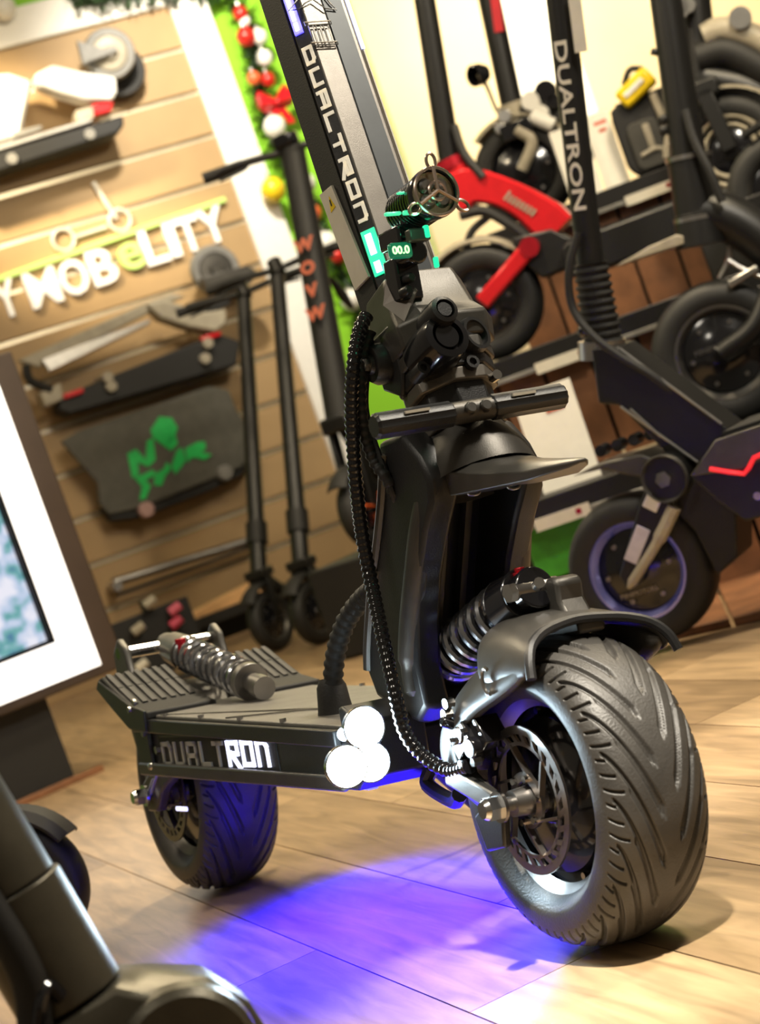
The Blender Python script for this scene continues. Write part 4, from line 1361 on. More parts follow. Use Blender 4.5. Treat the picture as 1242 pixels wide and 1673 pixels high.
# thin brown decking on the floor under the right scooter
def decking():
    root = empty('floor_decking', (0.75, 4.05, 0))
    tag(root, 'low dark brown plank decking on the floor at right', 'decking')
    d = Vector((math.cos(math.radians(-98)), math.sin(math.radians(-98)), 0))
    q = Vector((-d.y, d.x, 0))       # to the right
    edge_a = on_floor(1010, 1066); ed = on_floor(1242, 1015) - edge_a
    far = 4.42
    bw = .118
    k = 0
    p0 = edge_a
    while k < 8:
        # board k starts on the edge line
        def edge_at(w):
            # point on edge line with lateral coordinate w from edge_a
            n = ed.dot(q)
            return edge_a + ed * (w / n)
        a, b = edge_at(k * bw + .004), edge_at((k + 1) * bw - .004)
        la = 0.75; 
        A2 = a - d * (.55 + .05 * k); B2 = b - d * (.55 + .05 * k)
        o = Vector((.75, 4.05, 0))
        poly = [a - o, b - o, B2 - o, A2 - o]
        vs = [(p.x, p.y, z) for z in (.001, .018) for p in poly]
        MB().add(vs, [(3, 2, 1, 0), (4, 5, 6, 7), (0, 1, 5, 4), (1, 2, 6, 5), (2, 3, 7, 6), (3, 0, 4, 7)]).build('deck_board', WOODB, root, .002)
        k += 1
decking()

# ================================================================== other scooters
class Fr:
    def __init__(self, name, label, wheel_px, Y, r, F, group=None, cat='scooter', zfix=None):
        c = at_depth(*wheel_px, Y)
        self.r = r
        F = Vector((F[0], F[1], 0)).normalized()
        self.F = F
        self.L = Vector((-F.y, F.x, 0))
        self.o = Vector((c.x, c.y, c.z - r)) if zfix is None else Vector((c.x, c.y, zfix))
        self.root = empty(name, self.o, math.atan2(F.y, F.x))
        tag(self.root, label, cat, group)
    def px(self, x, y, lat=0.0):
        d = ray(x, y)
        k = (lat - (O0 - self.o).dot(self.L)) / d.dot(self.L)
        q = O0 + d * k - self.o
        return Vector((q.dot(self.F), lat, q.z))

def tyre(fr, x, w, name='front_tire', rim=None, hub=None, ring=None, z=None, rimk=.62):
    r = fr.r
    z = r if z is None else z
    prof = []
    for i in range(17):
        a = math.radians(-115 + 230 * i / 16)
        sn, cs = math.sin(a), math.cos(a)
        y = w / 2 * (1 if sn > 0 else -1) * abs(sn) ** .85
        rr = r * (.76 + .24 * (abs(cs) ** .7 if cs > 0 else -abs(cs)))
        prof.append((rr, y))
    t = MB().lathe(prof, n=56).build(name, RUBBER2, fr.root, loc=(x, 0, z))
    ri = r * rimk
    for s in (-1, 1):
        MB().lathe([(ri * .93, s * w * .28), (ri * 1.04, s * w * .42), (ri * 1.10, s * w * .42), (ri * 1.10, s * w * .30)], n=48).build('rim', ring or rim or GUN, t)
    h = MB()
    for s in (-1, 1):
        h.lathe([(ri * 1.05, s * w * .22), (ri * .80, s * w * .25), (ri * .62, s * w * .36), (ri * .25, s * w * .40), (ri * .18, s * w * .52), (0, s * w * .52)], n=40)
    h.lathe([(ri * 1.05, -w * .22), (ri * 1.05, w * .22)], n=40)
    h.build('hub', hub or GLOSS, t)
    for k in range(6):
        a = 2 * PI * k / 6
        MB().cyl((ri * .72 * math.cos(a), w * .27, ri * .72 * math.sin(a)), (ri * .72 * math.cos(a), w * .36, ri * .72 * math.sin(a)), r * .035, n=8).build('hub_bolt', STEEL, t)
    return t

def fender(fr, x, w, a0, a1, m, name='front_fender', dz=None, gap=.018):
    r = fr.r
    secs = []
    n = 16
    for i in range(n + 1):
        a = math.radians(a0 + (a1 - a0) * i / n)
        secs.append([Vector((x + rr * math.sin(a), y, r + rr * math.cos(a))) for rr, y in
                     ((r + gap, -w / 2), (r + gap + .010, -w / 4), (r + gap + .010, w / 4), (r + gap, w / 2), (r + gap + .005, w / 2), (r + gap + .016, w / 4), (r + gap + .016, -w / 4), (r + gap + .005, -w / 2))])
    return MB().loft(secs).build(name, m, fr.root)

def handlebar(fr, top, half=.28, m=BLACK, sweep=.04, turn=0.0):
    RZ = Matrix.Rotation(turn, 3, 'Z')
    V = lambda x, y, z: RZ @ Vector((x, y, z))
    hb = MB()
    hb.tube(bez([top + V(-sweep, -half, .01), top + V(-sweep * .4, -half * .55, .01), top, top + V(-sweep * .4, half * .55, .01), top + V(-sweep, half, .01)], 6), .012, 10)
    hb.cyl(top + V(.02, 0, -.02), top + V(-.005, 0, .03), .026, n=14)
    h = hb.build('handlebar', m, fr.root)
    for s in (-1, 1):
        e = top + V(-sweep, s * half, .01)
        MB().cyl(e - V(0, s * .115, 0), e + V(0, s * .012, 0), .0175, n=14).build('grip', RUBBER2, h)
        MB().tube(bez([e + V(.012, -s * .13, -.005), e + V(.045, -s * .11, -.02), e + V(.05, -s * .03, -.03)], 5), .005, 8).build('brake_lever', MATTE, h)
    return h

def rear_half(fr, w, wb, ztop, zbot, dw, m=BLACK, x_start=-.30, mat_top=MATTE):
    """deck, rear wheel, rear arm and rear fender"""
    r = fr.r
    MB().prism([(x_start, zbot + .01), (x_start, ztop - .01), (x_start - .02, ztop), (-wb + r + .06, ztop), (-wb + r + .03, ztop - .03), (-wb + r + .05, zbot)], -dw / 2, dw / 2).build('deck', m, fr.root, .006)
    MB().box(((x_start - wb + r + .05) / 2, 0, ztop + .003), (abs(-wb + r + .09 - x_start), dw * .86, .006)).build('deck_mat', mat_top, fr.root)
    tyre(fr, -wb, w, 'rear_tire')
    for s in (-1, 1):
        MB().bar((-wb + r + .07, s * (w / 2 + .014), zbot + .03), (-wb - .015, s * (w / 2 + .014), r), .014, .036).build('rear_arm', m, fr.root, .004)
    fender(fr, -wb, w * 1.1, -80, 20, m, 'rear_fender')

def stem_text(fr, s, m, a, b, size, lat, stretch=1.0):
    """word running down the stem from a to b on the side facing +y"""
    ex = (b - a).normalized()
    ey = Vector((-ex.z, 0, ex.x))
    # viewed from +y the x axis points left; keep the word readable
    if ex.cross(ey).y < 0:
        ey = -ey
    M = axes(a + Vector((0, lat, 0)), ex, ey) @ Matrix.Diagonal((stretch, 1, 1, 1))
    return text_obj('stem_lettering', s, m, fr.root, M, size, .0008, .0006)

HEAD_R = (-0.88, 0.47)
HEAD_D = (-DA.x, -DA.y)

# ---- black scooter with bluish rim in front of the display
def scooter_right():
    f = Fr('electric_scooter', 'black scooter with a bluish front rim standing on brown decking', (1052, 926), 3.74, .150, HEAD_R, zfix=.018)
    w = .095
    t = tyre(f, 0, w, rim=STEEL, ring=BLUERIM, rimk=.60)
    # dotted hub print
    M = axes((.052, w * .405, -.045), (-1, 0, 0), (0, 0, 1))
    text_obj('hub_print', 'MINIMOTORS', ALU, t, M, .013, .0006)
    lat = .062
    pv = f.px(1093, 778, lat)
    ax_ = Vector((0, lat, f.r))
    for s in (1, -1):
        p, a = Vector((pv.x, s * lat, pv.z)), Vector((0, s * lat, f.r))
        d = (a - p).normalized(); n = Vector((-d.z, 0, d.x))
        poly = [p + n * .034, p - n * .034, p + (a - p) * .5 - n * .026, a - n * .020 + d * .012, a + d * .03, a + n * .022 + d * .012, p + (a - p) * .5 + n * .030]
        arm = MB().prism([(q.x, q.z) for q in poly], s * .056, s * .078).build('fork_arm', BLACK, f.root, .004)
        if s == 1:
            u = p + (a - p)
            for k0, k1, wd, m in ((.18, .34, .030, WHITEP), (.52, .88, .028, mat('lilac_reflector', (.50, .46, .52), .35))):
                MB().bar(p + (a - p) * k0 + n * .008 + Vector((0, .0175, 0)), p + (a - p) * k1 + n * .010 + Vector((0, .0175, 0)), .004, wd, (n.x, 0, n.z)).build('arm_reflector', m, arm, .003)
            e = MB().tube(bez([p + (a - p) * .22 - n * .034 + Vector((0, .018, 0)), p + (a - p) * .6 - n * .026 + Vector((0, .018, 0)), p + (a - p) * 1.12 - n * .004 + Vector((0, .018, 0))], 8), [.0135] * 8 + [.010] * 8 + [.004], 8)
            e.build('arm_trim', BEIGE, arm)
    piv = MB()
    piv.cyl((pv.x, -.088, pv.z), (pv.x, .088, pv.z), .046, n=28)
    po = piv.build('pivot_housing', BLACK, f.root, .004)
    MB().lathe([(.020, .086), (.040, .088), (.044, .096), (.047, .088)], (pv.x, 0, pv.z), (0, 1, 0), 30).build('pivot_ring', GUN, po)
    MB().cyl((pv.x, .086, pv.z), (pv.x, .100, pv.z), .016, n=6).build('pivot_bolt', CHROME, po)
    # boxy neck
    nk = [(966, 569), (1008, 566), (1190, 702), (1152, 760), (1090, 742), (1010, 662), (978, 660)]
    P = [f.px(x, y, .055) for x, y in nk]
    o = MB().prism([(p.x, p.z) for p in P], -.055, .055).build('neck', BLACK, f.root, .004)
    for (a, b) in (((1012, 569), (1180, 693)), ((1014, 664), (1140, 755)), ((1030, 668), (1080, 713))):
        MB().tube([f.px(*a, .057), f.px(*b, .057)], .003, 6).build('neck_edge_trim', STEEL, o)
    MB().cyl(f.px(985, 585), f.px(983, 556), .046, n=24).build('steering_collar', ALU, f.root)
    # rubber boot, stem
    b0, b1 = f.px(985, 560), f.px(965, 430)
    pts = [b0 + (b1 - b0) * (i / 40) for i in range(41)]
    MB().tube(pts, [.038 - .006 * i / 40 + (.0025 if i % 4 < 2 else -.0025) for i in range(41)], 18).build('stem_boot', MATTE, f.root)
    s0, s1 = b1, f.px(914, -10)
    dd = (s1 - s0).normalized()
    s2 = s0 + dd * 1.02
    MB().tube([s0, s2], .026, 20).build('stem', BLACK, f.root)
    stem_text(f, 'DUALTRON', PALE, f.px(913, 66, .0), f.px(942, 305, .0), .034, .0262, 1.75)
    pl = MB().bar(f.px(938, -10, .027) , f.px(950, 85, .027), .003, .024, (1, 0, 0)); pl.build('stem_plate', PALE, f.root)
    handlebar(f, s2)
    # cable loop
    MB().tube(bez([f.px(945, 380, .04), f.px(930, 440, .05), f.px(935, 500, .05), f.px(965, 545, .06), f.px(1010, 580, .06), f.px(1060, 610, .06), f.px(1100, 640, .05)], 8), .008, 10).build('brake_hose', RUBBER2, f.root)
    sq = f.px(955, 540, .05)
    MB().sphere(sq, .014, 14, 10).build('cable_joint', GLOSS, f.root)
    # front mudguard nose and rear flap
    q = [f.px(x, y, 0) for x, y in ((948, 772), (1000, 748), (1060, 735), (1092, 748), (1085, 778), (1045, 770), (995, 760))]
    MB().prism([(p.x, p.z) for p in q], -.05, .05).build('nose_guard', GUN, f.root, .004)
    q = [f.px(x, y, 0) for x, y in ((1095, 805), (1150, 770), (1215, 800), (1218, 900), (1185, 930), (1150, 860))]
    MB().prism([(p.x, p.z) for p in q], -.056, .056).build('mud_flap', MATTE, f.root, .004)
    # row of small chrome links on top of the guard
    for k in range(4):
        p = f.px(985 + 27 * k, 735 - 9 * k, .02)
        MB().cyl(p - Vector((0, .02, 0)), p + Vector((0, .015, 0)), .012, n=10).build('guard_fitting', GLOSS, f.root)
    # deck with red light line
    zt = f.px(1200, 712, .11).z; zl = f.px(1225, 772, .11).z
    x0 = f.px(1160, 740, .11).x
    MB().prism([(x0 + .05, zt - .05), (x0 - .02, zt), (x0 - .60, zt + .005), (x0 - .60, zl - .085), (x0 - .02, zl - .085), (x0 + .02, zl - .03)], -.11, .11).build('deck', BLACK, f.root, .005)
    MB().prism([(x0 + .05, zt - .046), (x0 - .02, zt + .004), (x0 - .16, zt + .006), (x0 - .12, zl + .02), (x0 - .05, zl + .01)], .1105, .118).build('deck_side_cover', GUN, f.root, .003)
    rp = [f.px(x, y, .122) for x, y in ((1160, 766), (1190, 771), (1216, 774), (1224, 764), (1232, 748), (1250, 740), (1300, 722))]
    MB().tube(rp, .0045, 8).build('red_light_line', L_RED, f.root)
    MB().cyl((x0 - .06, .11, zl - .045), (x0 - .06, .116, zl - .045), .008, n=10).build('deck_bolt', CHROME, f.root)
    MB().box((x0 - .30, 0, zt + .008), (.54, .19, .008)).build('deck_mat', MATTE, f.root)
    wb = -(x0 - .72)
    tyre(f, x0 - .72, w, 'rear_tire')
    for s in (-1, 1):
        MB().bar((x0 - .58, s * .062, zl - .04), (x0 - .73, s * .062, f.r), .016, .04).build('rear_arm', BLACK, f.root, .004)
    fender(f, x0 - .72, .10, -80, 30, BLACK, 'rear_fender')
    kk = MB().tube([(x0 - .32, .08, zl - .085), (x0 - .30, .14, .012)], .008, 8); kk.build('kickstand', BLACK, f.root)
scooter_right()

# ---- big scooter on the lowest step, right edge
def scooter_upper_right():
    f = Fr('electric_scooter', 'black scooter with a silver ringed hub on the lowest step at right edge', (1182, 572), 4.42, .166, HEAD_D, zfix=Z1 + .003)
    w = .115
    t = tyre(f, 0, w, rim=ALU, rimk=.60)
    M = axes((.062, w * .405, .012), (-1, 0, 0), (0, 0, 1))
    text_obj('hub_print', 'MINIMOTORS', ALU, t, M, .017, .0006)
    # stem, steering head
    h0, h1 = f.px(1150, 400), f.px(1125, 255)
    MB().tube([h0, h0 + (h1 - h0) * .35, h0 + (h1 - h0) * .36, h1], [.062, .058, .054, .050], 22).build('steering_head', BLACK, f.root)
    for k in (.30, .98):
        p = h0 + (h1 - h0) * k; d = (h1 - h0).normalized()
        MB().cyl(p - d * .004, p + d * .006, .0615 - .008 * k, n=24).build('head_ring', ALU, f.root)
    top = f.px(1088, 0)
    d = (top - h1).normalized()
    s2 = h1 + d * .86
    MB().tube([h1, s2], [.040, .030], 20).build('stem', BLACK, f.root)
    handlebar(f, s2)
    # arched neck sweeping right over the wheel down to the deck
    a = [f.px(x, y) for x, y in ((1135, 350), (1185, 355), (1250, 395), (1320, 470), (1380, 560))]
    MB().tube(bez(a, 8), [.055] * 33, 16).build('neck_arch', BLACK, f.root)
    # leading arms
    for s in (-1, 1):
        p = f.px(1262, 470); p = Vector((p.x, s * .082, p.z))
        MB().tube(bez([p, (p + Vector((0, s * .082, f.r))) * .5 + Vector((-.01, s * .01, -.02)), Vector((0, s * .076, f.r))], 6), .024, 12).build('fork_arm', BLACK, f.root)
    # pale blade shaped mudguard in front
    q = [f.px(x, y) for x, y in ((1008, 436), (1060, 405), (1108, 384), (1140, 392), (1110, 402), (1060, 418))]
    MB().prism([(p.x, p.z) for p in q], -.045, .045).build('mudguard_blade', BEIGE, f.root, .002)
    c = [f.px(x, y) for x, y in ((1176, 455), (1190, 425), (1193, 398))]
    MB().tube(bez(c, 6), .006, 8).build('guard_stay', ALU, f.root)
    c = [f.px(x, y, .05) for x, y in ((1190, 425), (1215, 440), (1250, 455))]
    MB().tube(bez(c, 6), .006, 8).build('guard_stay', ALU, f.root)
    q = f.px(1215, 452, .06)
    MB().box(q, (.075, .02, .018), Matrix.Rotation(.2, 3, 'Y')).build('guard_clip', ALU, f.root, .004)
    # plug with yellow-free black knob on the stem
    q = f.px(1064, 84, .0)
    MB().cyl(f.px(1085, 88), q, .008, n=8).build('bag_hook', BLACK, f.root)
    for dy in (0, 18):
        MB().sphere(f.px(1085, 195 + dy, .01), .012, 10, 8).build('cable_clip', MATTE, f.root)
    MB().tube(bez([f.px(1120, 180, .05), f.px(1135, 230, .06), f.px(1160, 280, .07), f.px(1180, 330, .07)], 6), .010, 8).build('brake_hose', RUBBER2, f.root)
    xs = f.px(1380, 560).x
    rear_half(f, w, -xs + .62, .30, .17, .24, BLACK, xs + .06)
scooter_upper_right()

# ---- scooter at the top right
def scooter_top_right():
    base = Z2
    c = at_depth(1196, 250, 5.24)
    r = .155
    zf = c.z - r
    ped = MB().box((0, 0, (zf - Z2) / 2), (1.15, .26, zf - Z2 - .002)).build('pedestal_block', MATTE, None, .005)
    F = Vector((HEAD_D[0], HEAD_D[1], 0)).normalized()
    ped.location = Vector((c.x, c.y, Z2 + .001)) - F * .42
    ped.rotation_euler = (0, 0, math.atan2(F.y, F.x))
    tag(ped, 'flat black plinth raising the rearmost scooter at top right', 'plinth')
    f = Fr('electric_scooter', 'dark scooter with a beige edged mudguard in the top right corner', (1196, 250), 5.24, r, HEAD_D, zfix=zf + .003)
    w = .11
    tyre(f, 0, w, rim=BEIGE, rimk=.66, hub=GLOSS)
    fender(f, 0, .12, -70, 75, BEIGE, 'front_fender', gap=.012)
    for rr in (.55, .40):
        MB().lathe([(r * rr, w * .40), (r * rr + .008, w * .46), (r * rr + .014, w * .40)], (0, 0, r), (0, 1, 0), 40).build('hub_ring', BEIGE, f.root)
    # upper body arcs
    a = [f.px(x, y, .03) for x, y in ((1150, 60), (1185, 48), (1250, 70), (1300, 120))]
    MB().tube(bez(a, 6), .035, 12).build('upper_cowl', BEIGE, f.root)
    a = [f.px(x, y, .02) for x, y in ((1140, 95), (1190, 85), (1260, 120))]
    MB().tube(bez(a, 6), .045, 12).build('cowl_body', MATTE, f.root)
    a = [f.px(x, y, .0) for x, y in ((1120, 60), (1090, 10), (1075, -40))]
    h0 = f.px(1150, 150); h1 = f.px(1135, -20)
    d = (h1 - h0).normalized()
    s2 = h0 + d * .85
    MB().tube([h0, s2], [.045, .03], 16).build('stem', BLACK, f.root)
    handlebar(f, s2)
    for s in (-1, 1):
        MB().bar(h0 + Vector((0, s * .075, 0)), (0, s * .075, r), .02, .045).build('fork_arm', BLACK, f.root, .005)
    MB().box(h0, (.09, .17, .05)).build('fork_crown', BLACK, f.root, .008)
    # head lamp and silver fittings
    for (x, y, rr) in ((1105, 15, .035), (1125, 10, .02), (1210, 30, .03)):
        p = f.px(x, y, .06)
        MB().cyl(p - Vector((0, .02, 0)), p + Vector((0, .02, 0)), rr, n=18).build('round_fitting', ALU, f.root)
    # body to the right, towards the deck
    a = [f.px(x, y) for x, y in ((1150, 130), (1230, 150), (1290, 205))]
    MB().tube(bez(a, 6), [.05] * 13, 14).build('neck_arch', BLACK, f.root)
    rear_half(f, w, .95, .24, .13, .22, BLACK, -.30)
scooter_top_right()

# ---- red scooter on the middle step
def scooter_red():
    f = Fr('electric_scooter', 'red necked scooter with a red front arm on the middle step', (795, 497), 5.02, .152, HEAD_D, zfix=Z2 + .003)
    w = .10
    tyre(f, 0, w, rim=GUN, rimk=.62)
    fender(f, 0, .10, -60, 60, BEIGE, 'front_fender', gap=.006)
    pv = f.px(866, 404, .07)
    for s in (-1, 1):
        p, a = Vector((pv.x, s * .07, pv.z)), Vector((0, s * .07, f.r))
        MB().bar(p, a, .022, .044).build('fork_arm', RED, f.root, .008)
    MB().cyl((pv.x, -.085, pv.z), (pv.x, .085, pv.z), .026, n=18).build('arm_pivot', REDANO, f.root)
    # arched neck tapering along its curve
    cent = [(745, 318), (775, 305), (815, 312), (855, 330), (890, 355), (915, 378)]
    c = bez([f.px(x, y) for x, y in cent], 6)
    secs = []
    for i, p in enumerate(c):
        k = i / (len(c) - 1)
        h = .062 - .012 * k - .018 * math.sin(PI * min(1, k * 1.2))
        if i == 0: d = (c[1] - c[0])
        elif i == len(c) - 1: d = c[-1] - c[-2]
        else: d = c[i + 1] - c[i - 1]
        d.normalize(); n = Vector((-d.z, 0, d.x))
        secs.append([p + n * (h * b) + Vector((0, a * .05, 0)) for a, b in ((-1, -.8), (-.8, -1), (.8, -1), (1, -.8), (1, .8), (.8, 1), (-.8, 1), (-1, .8))])
    nk = MB().loft(secs).build('neck', RED, f.root)
    a_, b_ = f.px(822, 322, .0525), f.px(872, 352, .0525)
    ex = (b_ - a_).normalized(); ey = Vector((-ex.z, 0, ex.x))
    if ex.cross(ey).y < 0: ey = -ey
    for k in range(8):
        p = a_ + (b_ - a_) * ((k + .5) / 8)
        MB().bar(p - ey * .004, p + ey * (.016 if k else .022) + ex * .003, .0012, .0062, (ex.x, 0, ex.z)).build('neck_print_mark', BEIGE, nk, smooth=0)
    # black body under and behind the neck
    q = [f.px(x, y) for x, y in ((840, 390), (905, 375), (960, 400), (950, 430), (890, 455), (862, 430))]
    MB().prism([(p.x, p.z) for p in q], -.06, .06).build('rear_block', BLACK, f.root, .006)
    c = [f.px(x, y, .04) for x, y in ((752, 352), (790, 345), (830, 365), (870, 395))]
    MB().tube(bez(c, 6), .014, 10).build('lower_tube', MATTE, f.root)
    c = [f.px(x, y, .03) for x, y in ((760, 420), (770, 380), (800, 352))]
    MB().tube(bez(c, 6), .010, 8).build('cable_loop', RUBBER2, f.root)
    h0, h1 = f.px(752, 290), f.px(735, 258)
    MB().cyl(f.px(756, 320), h1, .040, n=20).build('steering_head', BLACK, f.root)
    MB().cyl(f.px(748, 283) , f.px(744, 272), .047, n=20).build('head_ring', RED, f.root)
    tp = f.px(694, 0)
    d = (tp - h1).normalized()
    s2 = h1 + d * .88
    MB().tube([h1, s2], [.030, .025], 18).build('stem', BLACK, f.root)
    MB().cyl(f.px(733, 262), f.px(740, 277), .052, n=18).build('fold_clamp', REDANO, f.root)
    handlebar(f, s2)
    MB().tube(bez([f.px(742, 205, .03), f.px(758, 250, .04), f.px(790, 290, .05)], 6), .011, 8).build('brake_hose', RUBBER2, f.root)
    xs = f.px(940, 410).x
    rear_half(f, w, -xs + .55, .22, .12, .22, BLACK, xs + .02)
scooter_red()

# ---- silver and black scooter on the top step
def scooter_silver():
    f = Fr('electric_scooter', 'black scooter with pale fork and round lamp on the top step', (858, 278), 5.84, .155, HEAD_D, zfix=Z3 + .003)
    w = .10
    tyre(f, 0, w, rim=GUN, rimk=.68)
    fender(f, 0, .11, -75, 40, BEIGE, 'front_fender', gap=.008)
    h0, h1 = f.px(850, 215), f.px(836, 170)
    MB().cyl(h0, h1, .045, n=20).build('steering_head', BEIGE, f.root)
    for s in (-1, 1):
        MB().tube(bez([h0 + Vector((0, s * .07, 0)), f.px(875, 235) + Vector((0, s * .075, 0)), Vector((0, s * .075, f.r))], 6), .018, 12).build('fork_arm', BEIGE if s > 0 else MATTE, f.root)
    MB().box(h0, (.10, .16, .05)).build('fork_crown', GLOSS, f.root, .006)
    tp = f.px(800, 0)
    d = (tp - h1).normalized()
    s2 = h1 + d * .80
    MB().tube([h1, s2], .034, 18).build('stem', BLACK, f.root)
    MB().bar(f.px(808, -10, .036), f.px(816, 52, .036), .003, .028, (1, 0, 0)).build('red_stem_sticker', RED, f.root)
    handlebar(f, s2)
    # round lamp stalk on the left
    c = f.px(782, 122, .05)
    lm = MB().lathe([(0, -.03), (.026, -.026), (.034, 0), (.034, .02), (.028, .024)], c, (.6, .75, 0), 24)
    lm.build('round_lamp', GLOSS, f.root)
    MB().tube(bez([c, f.px(795, 140, .03), f.px(815, 185, .02), f.px(840, 200)], 5), .007, 8).build('lamp_stalk', BEIGE, f.root)
    # pale springs and body right of the head
    for (x, y, rr, m) in ((868, 165, .030, WHITEP), (885, 185, .024, WHITEP), (892, 150, .034, GLOSS), (905, 165, .022, GLOSS), (825, 190, .022, ALU), (818, 210, .018, ALU)):
        p = f.px(x, y, .055)
        MB().cyl(p - Vector((0, .03, 0)), p + Vector((0, .012, 0)), rr, n=16).build('round_fitting', m, f.root, .003)
    a, b = f.px(868, 190, .06), f.px(905, 205, .06)
    MB().tube([a, b], .022, 14).build('shock_cover', WHITEP, f.root)
    a = [f.px(x, y) for x, y in ((850, 190), (890, 180), (935, 210), (965, 260))]
    MB().tube(bez(a, 6), .042, 14).build('neck_arch', MATTE, f.root)
    rear_half(f, w, .95, .23, .13, .15, BLACK, -.30)
scooter_silver()

# ---- black case with a yellow clasp
def black_case():
    t = T3 + .085
    s0, _ = dst(1020, 250, t); s1, _ = dst(1122, 250, t)
    _, zt = dst(1075, 148, t)
    w = s1 - s0; h = zt - Z3
    root = empty('hard_case', droom((s0 + s1) / 2, t, Z3 + .001), DANG)
    tag(root, 'black hard case with a yellow clasp beside the white cards', 'case')
    n = 6
    def rr(w_, h_, r):
        out = []
        for cx, cz, a0 in ((w_ / 2 - r, h_ - r, 0), (-w_ / 2 + r, h_ - r, 90), (-w_ / 2 + r, r, 180), (w_ / 2 - r, r, 270)):
            for i in range(n + 1):
                a = math.radians(a0 + 90 * i / n)
                out.append((cx + r * math.cos(a), cz + r * math.sin(a)))
        return out
    MB().prism(rr(w, h, .05), -.07, .045).build('shell', MATTE, root, .008)
    MB().prism([(x * .55 - w * .04, z * .62 + h * .06) for x, z in rr(w, h, .04)], -.085, -.069).build('front_panel', mat('dark_case_panel', (.045, .043, .036), .55), root, .004)
    MB().box((w * .02, -.088, h * .45), (.020, .006, h * .34)).build('pale_stripe', BEIGE, root, .003)
    MB().tube(bez([(w * .30, -.075, h * .95), (w * .34, -.078, h * .6), (w * .40, -.078, h * .12)], 6), .012, 8).build('edge_piping', BEIGE, root)
    MB().tube(bez([(-w * .2, -.088, h * .25), (w * .10, -.088, h * .27), (w * .30, -.088, h * .12)], 6), .007, 8).build('lower_piping', BEIGE, root)
    q = on_d(1040, 145, t - .07)
    lx = q.dot(DA) - (s0 + s1) / 2; lz = q.z - Z3
    M = Matrix.Rotation(math.radians(-24), 3, 'Y')
    c = MB().box((lx, -.075, lz), (.115, .06, .060), M).build('yellow_clasp', YELLOW, root, .012)
    MB().box((lx - .005, -.108, lz), (.07, .006, .016), M).build('clasp_print', WHITEP, c, .002)
    MB().tube(bez([(lx - .03, -.075, lz + .02), (lx + .0, -.075, lz + .055), (lx + .035, -.075, lz + .045)], 5), .009, 8).build('carry_loop', MATTE, c)
black_case()

# ================================================================== left side of the shop
HEAD_L = (-0.55, -0.83)
def slim_scooter(label, base_px, Y, top_px, m_stem=BLACK, r=.105, text=None, bar=.24, pedestal=0.0, turn=40, group=None):
    f = Fr('slim_scooter', label, base_px, Y, r, HEAD_L, group=group, zfix=pedestal)
    tyre(f, 0, .055, rim=GUN)
    fender(f, 0, .065, -70, 50, MATTE)
    tp = f.px(*top_px)
    b = Vector((-.03, 0, r * 2 + .06))
    for s in (-1, 1):
        MB().bar(b + Vector((0, s * .036, 0)), (0, s * .036, r), .012, .03).build('fork_leg', BLACK, f.root, .003)
    MB().box(b, (.06, .09, .03)).build('fork_crown', BLACK, f.root, .005)
    MB().tube([b, tp], [.030, .026], 16).build('stem', m_stem, f.root)
    MB().cyl(b + (tp - b) * .10, b + (tp - b) * .17, .038, n=16).build('fold_latch', MATTE, f.root)
    handlebar(f, tp, bar, turn=math.radians(turn))
    MB().prism([(-.02, r * 2 + .02), (-.02, r * 2 + .07), (-.14, r + .07), (-.16, r + .01)], -.03, .03).build('neck', BLACK, f.root, .005)
    rear_half(f, .055, .86, r + .07, r, .15, BLACK, -.12)
    return f, b, tp
slim_scooter('slim black scooter nearest the graffiti board with lowered bars', (441, 1012), 6.55, (398, 478), group=None)
slim_scooter('slim black scooter standing just right of the leftmost slim one', (512, 1002), 6.25, (452, 440))
